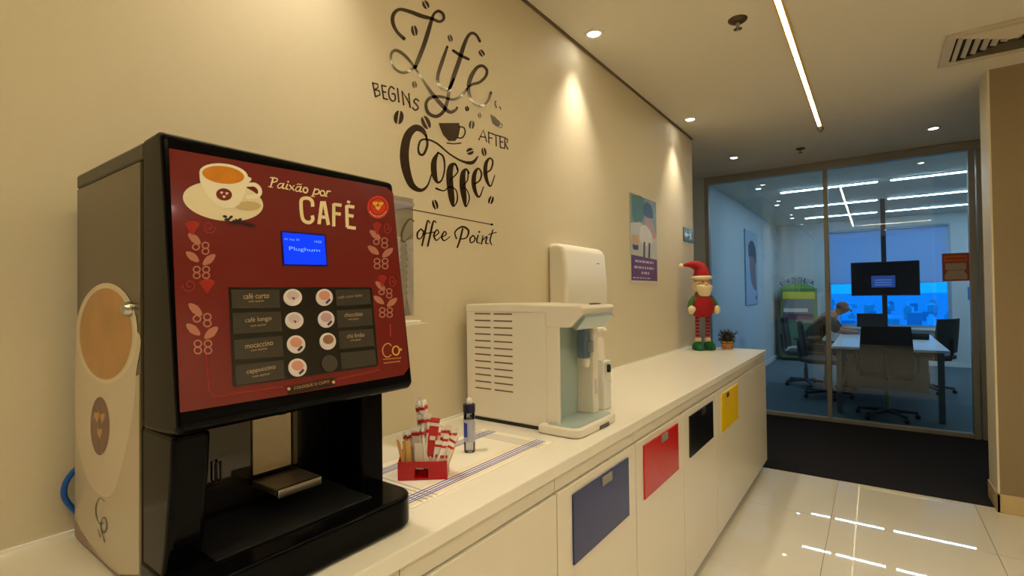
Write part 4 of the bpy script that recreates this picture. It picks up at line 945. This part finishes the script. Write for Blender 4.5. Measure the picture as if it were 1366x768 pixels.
# small potted Christmas plant
t = thing('potted_plant', (-0.955, 4.205, CT), 'small dark green pine plant in a tan wrapped pot', 'plant')
obj('pot', MB().lathe([(0.036, 0), (0.044, 0.02), (0.048, 0.05), (0.042, 0.062), (0.036, 0.058)], (-0.955, 4.205, CT), 18), mat('burlap', (186, 140, 84), 0.9, noise=0.2, bump=0.6, nscale=90), t, smooth=True)
obj('tie', MB().tube([(-0.955+0.048*math.cos(a), 4.205+0.048*math.sin(a), CT+0.048) for a in [2*PI*k/18 for k in range(18)]], 0.003, 6, closed=True), mat('twine', (120, 70, 40), 0.9), t)
M_needle = mat('pine_needle', (40, 58, 36), 0.7, noise=0.3, nscale=50)
for k in range(26):
    a = 2*PI*k*0.382+random.uniform(-0.2, 0.2); el = random.uniform(0.15, 1.45); L = random.uniform(0.075, 0.125)*(0.55+0.45*math.sin(el))
    d = Vector((math.cos(a)*math.cos(el), math.sin(a)*math.cos(el), math.sin(el))); p0 = Vector((-0.955, 4.205, CT+0.055))
    m = MB().tube([p0, p0+d*L], [0.003, 0.001], 5)
    for q in range(40):
        b0 = p0+d*L*(0.15+0.85*q/40); n_ = d.cross(Vector((random.uniform(-1, 1), random.uniform(-1, 1), random.uniform(-1, 1)))).normalized()
        tip = b0+(n_*0.9+d*0.6).normalized()*0.028; sd = n_.cross(d).normalized()*0.0022
        m.add([b0+sd, b0-sd, tip, b0+d*0.003], [(0, 1, 2), (1, 3, 2), (3, 0, 2), (0, 3, 1)])
    obj('branch', m, M_needle, t)
for (x, y, z) in ((-0.940, 4.165, 1.0), (-0.970, 4.165, 1.02), (-0.93, 4.18, 1.035)):
    obj('berry', MB().ell((x, y, z), 0.008, 0.008, 0.008, 10, 8), mat('red_berry', (150, 20, 24), 0.3), t, smooth='all')

# ================================================================== OFFICE BEHIND THE GLASS
# roller blinds
M_blind = translucent('blind_fabric', (244, 246, 246), 0.8)
for (a, b, lab) in ((WL+0.02, 0.11, 'grey roller blind half drawn, beside the office side wall corner'), (0.14, WR-0.03, 'grey roller blind half drawn, nearest the orange notice')):
    t = thing('roller_blind', ((a+b)/2, 11.46, 1.48), lab, 'blind')
    obj('fabric', bx(a, b, 11.470, 11.473, 1.49, 2.46), M_blind, t)
    obj('bottom_bar', bx(a, b, 11.464, 11.479, 1.475, 1.492), M_wframe, t)
    obj('roller', MB().lathe([(0.025, 0), (0.025, b-a)], (0, 0, 0), 14), M_wframe, t, local=True)
    o = [c for c in t.children if c.name.startswith('roller')][0]; o.rotation_euler = (0, PI/2, 0); o.location = (-(b-a)/2, 0.01, 2.475-1.48)
# meeting table
t = thing('meeting_table', (0.09, 7.7, 0.004), 'long white meeting table in the office', 'table')
M_tt = mat('table_white', (222, 226, 228), 0.3)
obj('table_top', bx(-0.40, 0.59, 6.50, 8.92, 0.715, 0.742), M_tt, t, bevel=0.003)
M_leg = mat('table_grey', (96, 102, 106), 0.5)
for (x, y) in ((-0.36, 6.56), (0.50, 6.56), (-0.36, 8.80), (0.50, 8.80)): obj('leg', bx(x, x+0.05, y, y+0.06, 0.004, 0.715), M_leg, t, bevel=0.003)
obj('modesty_panel', bx(-0.31, 0.50, 7.68, 7.70, 0.12, 0.715), mat('panel_beige', (150, 142, 128), 0.5), t)
obj('rail', bx(-0.33, 0.52, 6.60, 6.64, 0.66, 0.715), M_leg, t)
# office chairs
M_mesh = mat('chair_mesh', (26, 30, 38), 0.8, bump=0.3, nscale=200); M_cb = mat('chair_black', (20, 22, 26), 0.5)
def office_chair(x, y, rot, lab, h=0.97):
    t = thing('office_chair', (x, y, 0.004), lab, 'chair', 'dark office chairs', rotz=rot)
    obj('seat', MB().prism(rrect(-0.24, 0.24, -0.23, 0.24, 0.06, (1, 1, 1, 1), 4), 2, 0.44, 0.50), M_cb, t, local=True, bevel=0.02, seg=3)
    bk = MB(); nx, nz = 6, 6
    vs_ = []
    for th_ in (0.0, 0.025):
        for j in range(nz+1):
            for i in range(nx+1):
                u = i/nx*2-1; v = j/nz; w = 0.225*(1-0.10*v*v)
                vs_.append((u*w, -0.24-0.05*v+0.045*u*u+th_*-1, 0.53+(h-0.53)*v))
    k_ = (nx+1)*(nz+1); fs_ = []
    for j in range(nz):
        for i in range(nx):
            a = j*(nx+1)+i; fs_ += [(a, a+1, a+nx+2, a+nx+1), (k_+a+nx+1, k_+a+nx+2, k_+a+1, k_+a)]
    for i in range(nx): fs_ += [(i+1, i, k_+i, k_+i+1), (nz*(nx+1)+i, nz*(nx+1)+i+1, k_+nz*(nx+1)+i+1, k_+nz*(nx+1)+i)]
    for j in range(nz): fs_ += [(j*(nx+1), (j+1)*(nx+1), k_+(j+1)*(nx+1), k_+j*(nx+1)), ((j+1)*(nx+1)+nx, j*(nx+1)+nx, k_+j*(nx+1)+nx, k_+(j+1)*(nx+1)+nx)]
    obj('backrest', bk.add(vs_, fs_), M_mesh, t, local=True, smooth=True)
    obj('back_support', MB().tube([(0, -0.10, 0.43), (0, -0.27, 0.45), (0, -0.295, 0.56), (0, -0.30, 0.72)], 0.018, 8), M_cb, t, local=True)
    for s in (-1, 1): obj('armrest', MB().tube([(s*0.22, 0.0, 0.46), (s*0.265, 0.0, 0.50), (s*0.265, 0.0, 0.66), (s*0.265, 0.12, 0.68), (s*0.265, -0.12, 0.68)], 0.014, 6), M_cb, t, local=True)
    obj('gas_lift', MB().lathe([(0.03, 0.07), (0.03, 0.25), (0.018, 0.25), (0.018, 0.44)], (0, 0, 0), 12), M_steel, t, local=True, smooth=True)
    for k in range(5):
        a = 2*PI*k/5+0.3; b = obj('base_arm', MB().tube([(0, 0, 0.085), (0.27*math.cos(a), 0.27*math.sin(a), 0.065)], [0.024, 0.014], 6), M_cb, t, local=True)
        obj('castor', MB().ell((0.27*math.cos(a), 0.27*math.sin(a), 0.026), 0.026, 0.026, 0.026, 10, 8), M_cb, b, local=True, smooth='all')
    return t
office_chair(-0.52, 7.45, -PI/2+0.1, 'dark office chair beside the glass post, pulled up to the table')
office_chair(0.54, 8.55, PI/2-0.6, 'dark office chair at the table, under the orange notice')
office_chair(0.08, 6.58, 0.0, 'dark office chair at the head of the table, close behind the glass', 0.98)
office_chair(-0.82, 8.25, -PI/2, 'dark office chair under the seated person')
# screens on the table
def screen(x, y, w, h, z, name, lab, cat, stand=True):
    t = thing(name, (x, y, z), lab, cat)
    z0_ = z+(0.10 if stand else 0.0)
    obj('casing', bx(x-w/2, x+w/2, y-0.02, y+0.02, z0_, z0_+h), M_blackm, t, bevel=0.005)
    obj('glass_screen', bx(x-w/2+0.01, x+w/2-0.01, y+0.02, y+0.022, z0_+0.012, z0_+h-0.012), mat('screen_off', (14, 16, 22), 0.1), t)
    obj('foot', MB().lathe([(0.09, 0), (0.085, 0.008), (0.02, 0.012)], (x, y, z), 18), M_blackm, t)
    obj('neck', bx(x-0.018, x+0.018, y-0.012, y+0.012, z+0.01, z0_+0.05), M_blackm, t)
    return t
screen(-0.06, 8.45, 0.30, 0.19, 0.742, 'desktop_monitor', 'dark monitor on the table beside the TV pole', 'monitor')
t = thing('laptop', (0.40, 7.9, 0.742), 'dark open laptop lying on the table near the right-hand chair', 'laptop')
obj('keyboard_base', bx(0.28, 0.52, 7.82, 7.98, 0.742, 0.754), M_blackm, t, bevel=0.003)
obj('lid', MB().prism([(7.82, 0.754), (7.828, 0.754), (7.79, 0.82), (7.782, 0.82)], 0, 0.28, 0.52), M_blackm, t)
for (x, y, n, lab) in ((-0.28, 7.9, 'paper_sheet', 'white sheet of paper on the table before the seated person'),):
    o = obj(n, bx(x-0.10, x+0.10, y-0.14, y+0.14, 0.742, 0.7435), M_tt); tag(o, lab, 'paper')
t = thing('drinking_cup', (-0.13, 7.6, 0.742), 'white cup on the table close to the monitor', 'cup')
obj('cup_body', MB().lathe([(0.026, 0), (0.036, 0.08), (0.034, 0.08), (0.024, 0.006)], (-0.13, 7.6, 0.742), 16), M_white_p, t, smooth=True)
obj('handle', MB().tube([(-0.096, 7.6, 0.805), (-0.078, 7.6, 0.80), (-0.078, 7.6, 0.775), (-0.100, 7.6, 0.765)], 0.005, 6), M_white_p, t)
# television on a floor-to-ceiling pole
t = thing('tv_stand_pole', (0.115, 9.10, 0.004), 'black pole from floor to ceiling carrying the television', 'pole')
obj('pole', bx(0.085, 0.145, 9.08, 9.14, 0.004, CZ), M_blackm, t, bevel=0.006)
obj('base_plate', bx(-0.05, 0.28, 8.98, 9.24, 0.004, 0.016), M_blackm, t, bevel=0.004)
obj('bracket', bx(0.02, 0.21, 9.055, 9.08, 1.42, 1.62), M_blackm, t)
t = thing('television', (0.115, 9.03, 1.275), 'flat black television hanging on the office pole', 'television')
obj('casing', bx(-0.285, 0.515, 9.015, 9.055, 1.270, 1.765), M_blackm, t, bevel=0.006)
obj('screen', bx(-0.272, 0.502, 9.012, 9.015, 1.285, 1.750), mat('tv_screen', (30, 28, 28), 0.08, coat=0.4), t)
obj('screen_window', bx(-0.04, 0.24, 9.0105, 9.012, 1.39, 1.56), emis('tv_blue', s2l((64, 92, 170)), 0.55), t)
for k in range(3): obj('screen_line', bx(0.0, 0.20, 9.0095, 9.0105, 1.42+0.035*k, 1.435+0.035*k), emis('tv_line%d' % k, s2l((110, 150, 220)), 0.6), t)
# display cooler in the corner
t = thing('display_cooler', (-1.20, 11.24, 0.004), 'green and yellow display cooler with arched lettering in the office corner', 'cooler')
cx0, cx1, cy0, cy1 = -1.50, -0.92, 11.02, 11.47
Mg = mat('cooler_green', (96, 140, 70), 0.4); My = mat('cooler_yellow', (214, 206, 70), 0.4)
obj('body', bx(cx0, cx1, cy0, cy1, 0.06, 1.40), Mg, t, bevel=0.01)
obj('kick_plate', bx(cx0+0.02, cx1-0.02, cy0+0.03, cy1-0.02, 0.004, 0.06), M_blackm, t)
arch = [(cx0, 1.40)]+[(cx0+(cx1-cx0)*k/12, 1.42+0.10*math.sin(PI*k/12)) for k in range(13)]+[(cx1, 1.40)]
obj('header', MB().prism(arch, 1, cy0, cy0+0.05), mat('cooler_pale_green', (132, 176, 96), 0.4), t)
obj('yellow_band', bx(cx0+0.04, cx1, cy0-0.012, cy0, 1.20, 1.34), My, t)
obj('door_panel', bx(cx0+0.05, cx1-0.03, cy0-0.012, cy0, 0.75, 1.19), mat('cooler_door', (116, 130, 140), 0.15), t)
obj('photo_strip', bx(cx0+0.05, cx1-0.03, cy0-0.014, cy0-0.012, 0.80, 0.92), mat('cooler_plum', (110, 70, 92), 0.4), t)
obj('price_strip', bx(cx0+0.05, cx1-0.12, cy0-0.014, cy0-0.012, 0.95, 1.02), MATS['poster_white'], t)
obj('lower_panel', bx(cx0+0.05, cx1-0.03, cy0-0.010, cy0, 0.10, 0.73), mat('cooler_lower', (84, 130, 96), 0.4), t)
obj('white_strip', bx(cx0+0.08, cx1-0.12, cy0-0.013, cy0-0.010, 0.18, 0.30), MATS['poster_white'], t)
CP = Plane((0, cy0-0.001, 0), (0, -1, 0)); m = MB()
word = 'LADOLA'; vx = []
for k, ch in enumerate(word):
    a = -0.5+k/5; vs_, fs_ = text_mesh(ch)
    c0 = Vector((-1.21+a*0.50, cy0-0.002, 1.60-0.16*a*a*1.6)); rot = -a*0.9
    m.add([(c0.x+(u-0.5)*0.075*math.cos(rot)-(v-0.5)*0.085*math.sin(rot), c0.y, c0.z-0.03+(u-0.5)*0.075*math.sin(rot)+(v-0.5)*0.085*math.cos(rot)) for u, v in vs_], fs_)
printed('arched_lettering', m, mat('lettering_navy', (30, 40, 92), 0.4), t)
obj('lettering_board', MB().prism([(-1.49, 1.50)]+[(-1.49+0.56*k/12, 1.53+0.11*math.sin(PI*k/12)) for k in range(13)]+[(-0.93, 1.50)], 1, cy0, cy0+0.012), mat('board_grey', (176, 186, 186), 0.4), t)
# pictures and notices in the office
t = thing('wall_picture', (-1.63, 8.85, 1.13), 'tall pale portrait picture on the office side wall', 'picture')
ox0, y0, y1, z0, z1 = -1.629, 8.38, 9.34, 1.14, 2.33
obj('board', bx(ox0, ox0+0.02, y0, y1, z0, z1), mat('picture_blue', (150, 176, 196), 0.4), t, bevel=0.002)
XX = ox0+0.0205
pflat('portrait_hair', [(0.2, 0.2), (0.5, 0.12), (0.8, 0.2), (0.85, 0.42), (0.6, 0.36), (0.25, 0.36)], 0.0, mat('portrait_dark', (48, 54, 66), 0.5), t, XX, None, True)
pflat('portrait_figure', [(0.3, 0.34), (0.75, 0.36), (0.78, 0.55), (0.85, 0.8), (0.45, 0.72), (0.3, 0.5)], 0.0004, mat('portrait_skin', (132, 108, 108), 0.5, noise=0.2, nscale=10), t, XX, None, True)
pflat('portrait_footer', [(0.03, 0.78), (0.97, 0.82), (0.97, 0.985), (0.03, 0.985)], -0.0002, mat('portrait_lilac', (170, 176, 204), 0.5), t, XX)
pflat('portrait_mark', [(0.75, 0.88), (0.9, 0.88), (0.9, 0.93), (0.75, 0.93)], 0.0006, mat('portrait_mark_blue', (96, 110, 160), 0.5), t, XX)
# orange notice taped to the glass
t = thing('notice_sheet', (0.605, PY-0.006, 1.415), 'orange notice with a printed box picture stuck on the glass', 'notice')
obj('sheet', bx(0.510, 0.697, PY-0.0058, PY-0.0045, 1.425, 1.682), mat('notice_red', (150, 66, 44), 0.5), t)
def nf(n, x0, x1, z0, z1, o, m): return obj(n, bx(x0, x1, PY-0.0058-o, PY-0.0058, z0, z1), m, t)
nf('orange_header', 0.524, 0.684, 1.605, 1.660, 0.0004, mat('notice_orange', (206, 92, 34), 0.5))
nf('wording_row', 0.535, 0.672, 1.628, 1.638, 0.0007, mat('notice_brown', (120, 52, 30), 0.5))
obj('box_picture', MB().prism([(0.528, 1.44), (0.680, 1.44), (0.684, 1.475), (0.660, 1.52), (0.676, 1.53), (0.676, 1.590), (0.532, 1.590), (0.532, 1.53), (0.548, 1.52), (0.524, 1.475)], 1, PY-0.0062, PY-0.0058), mat('notice_grey', (170, 150, 132), 0.5), t)
obj('box_shadow', bx(0.540, 0.668, PY-0.0064, PY-0.0062, 1.524, 1.528), MATS['notice_brown'], t)
# notices on far wall
t = thing('blue_sign', (1.42, 11.48, 1.15), 'small blue sign on the far office wall', 'sign')
obj('plate', bx(1.285, 1.570, 11.492, 11.499, 1.165, 1.385), mat('sign_blue', (40, 128, 190), 0.4), t, bevel=0.002)
for k in range(2): obj('wording_row', bx(1.32, 1.53, 11.490, 11.492, 1.24+0.05*k, 1.26+0.05*k), mat('sign_pale', (120, 180, 220), 0.4), t)
t = thing('yellow_poster', (1.62, 11.48, 1.43), 'yellow poster with dark figures above the small blue sign', 'poster')
obj('plate', bx(1.47, 1.78, 11.492, 11.499, 1.44, 1.80), mat('sign_yellow', (206, 190, 130), 0.5), t, bevel=0.002)
for k in range(3): obj('figure_print', bx(1.50+0.09*k, 1.56+0.09*k, 11.490, 11.492, 1.50, 1.56), MATS['portrait_dark'], t); obj('figure_print', bx(1.50+0.09*k, 1.56+0.09*k, 11.490, 11.492, 1.66, 1.72), MATS['portrait_dark'], t)

# ------------------------------------------------------------------ seated person
def skin_obj(name, verts, edges, radii, m, parent, root=0):
    me = bpy.data.meshes.new(name); me.from_pydata(verts, edges, []); me.materials.append(m)
    o = bpy.data.objects.new(name, me); col.objects.link(o); o.parent = parent; ORI[o.name] = ORI[parent.name]
    sk = o.modifiers.new('skin', 'SKIN'); sk.use_smooth_shade = True
    for i, r in enumerate(radii): me.skin_vertices[0].data[i].radius = r if isinstance(r, tuple) else (r, r)
    me.skin_vertices[0].data[root].use_root = True
    sb = o.modifiers.new('sub', 'SUBSURF'); sb.levels = 2; sb.render_levels = 2
    return o
# local axes: +x is where the person faces, origin on the floor below the pelvis
t = thing('person', (-0.82, 8.25, 0.004), 'person in a dark green shirt bending over papers at the table', 'person')
M_skin = mat('skin_tone', (168, 112, 88), 0.6)
V = [(0.0, 0, 0.56), (0.10, 0, 0.72), (0.22, 0, 0.88), (0.31, 0, 0.985), (0.375, 0, 1.035), (0.425, 0, 1.075), (0.475, 0, 1.115), (0.50, 0, 1.155)]
Rr = [(0.15, 0.12), (0.145, 0.11), (0.155, 0.11), (0.12, 0.09), 0.055, 0.068, 0.088, 0.070]
E_ = [(i, i+1) for i in range(7)]
def limb(start, pts, rs):
    prev = start
    for p, r in zip(pts, rs):
        V.append(p); Rr.append(r); E_.append((prev, len(V)-1)); prev = len(V)-1
    return prev
for s in (-1, 1):
    hnd = limb(3, [(0.29, s*0.17, 0.96), (0.38, s*0.22, 0.83), (0.46, s*0.20, 0.792), (0.55, s*0.12, 0.785), (0.60, s*0.09, 0.778)], [0.06, 0.05, 0.042, 0.034, 0.030])
    for k in range(4): limb(hnd, [(0.64, s*(0.115-0.017*k), 0.768), (0.672-0.006*abs(k-1), s*(0.118-0.019*k), 0.756)], [0.0095, 0.008])
    limb(hnd, [(0.612, s*0.055, 0.768), (0.640, s*0.045, 0.758)], [0.010, 0.008])
    limb(0, [(0.06, s*0.10, 0.54), (0.42, s*0.13, 0.52), (0.45, s*0.13, 0.27), (0.43, s*0.13, 0.08), (0.52, s*0.14, 0.04)], [0.085, 0.062, 0.05, 0.04, 0.035])
skin_obj('body', V, E_, Rr, M_skin, t)
SV = [(0.0, 0, 0.57), (0.10, 0, 0.72), (0.22, 0, 0.88), (0.315, 0, 0.985)]; SE = [(0, 1), (1, 2), (2, 3)]; SR = [(0.165, 0.135), (0.16, 0.125), (0.17, 0.125), (0.135, 0.10)]
for s in (-1, 1):
    n0 = len(SV); SV += [(0.29, s*0.175, 0.96), (0.375, s*0.222, 0.84), (0.42, s*0.215, 0.79)]; SR += [0.075, 0.064, 0.058]; SE += [(3, n0), (n0, n0+1), (n0+1, n0+2)]
skin_obj('shirt', SV, SE, SR, mat('shirt_dark_green', (18, 32, 36), 0.8), t)
TV = [(0.0, 0, 0.55)]; TE = []; TR = [(0.16, 0.12)]
for s in (-1, 1):
    n0 = len(TV); TV += [(0.06, s*0.10, 0.54), (0.42, s*0.13, 0.52), (0.45, s*0.13, 0.27), (0.435, s*0.13, 0.11)]; TR += [0.098, 0.074, 0.062, 0.055]; TE += [(0, n0), (n0, n0+1), (n0+1, n0+2), (n0+2, n0+3)]
skin_obj('trousers', TV, TE, TR, mat('trousers_navy', (24, 28, 40), 0.8), t)
for s in (-1, 1):
    obj('shoe', MB().ell((0.48, s*0.135, 0.042), 0.13, 0.05, 0.042), M_blackm, t, local=True, smooth='all')
    obj('ear', MB().ell((0.455, s*0.088, 1.12), 0.016, 0.010, 0.026, 10, 8), M_skin, t, local=True, smooth='all')
    obj('eye', MB().ell((0.535, s*0.032, 1.095), 0.008, 0.008, 0.006, 8, 6), M_blackm, t, local=True, smooth='all')
obj('nose', MB().ell((0.552, 0, 1.072), 0.014, 0.012, 0.020, 10, 8), M_skin, t, local=True, smooth='all')
obj('mouth', MB().ell((0.528, 0, 1.042), 0.008, 0.022, 0.005, 10, 6), mat('lip_tone', (120, 64, 56), 0.6), t, local=True, smooth='all')
obj('hair', MB().ell((0.452, 0, 1.135), 0.074, 0.082, 0.062, 16, 10), mat('hair_brown', (138, 92, 72), 0.8), t, local=True, smooth='all')

# ================================================================== OUTSIDE
M_ground = mat('far_ground', (206, 214, 222), 0.9, noise=0.12, nscale=0.02)
o = obj('ground', bx(-2500, 2500, 40, 6000, -30.5, -30), M_ground); o['kind'] = 'structure'
for r in range(6):
    for c in range(9):
        y = 470+r*150+random.uniform(0, 60); x = (-0.085+0.026*c)*y+random.uniform(-4, 4); w = random.uniform(5, 11); h = random.uniform(3, 13)
        mb = MB().box(x-w/2, x+w/2, y, y+w, -30, -30+h)
        if (r+c) % 3 == 0: mb.box(x-w/4, x+w/4, y+w*0.3, y+w*0.7, -30+h, -30+h+2)
        k = (r*2+c) % 3
        b = obj('building', mb, mat('far_building_%d' % k, [(255, 255, 252), (196, 196, 190), (150, 164, 178)][k], 0.8))
        tag(b, 'small pale building far below the office window', 'building', 'distant buildings beyond the office window')
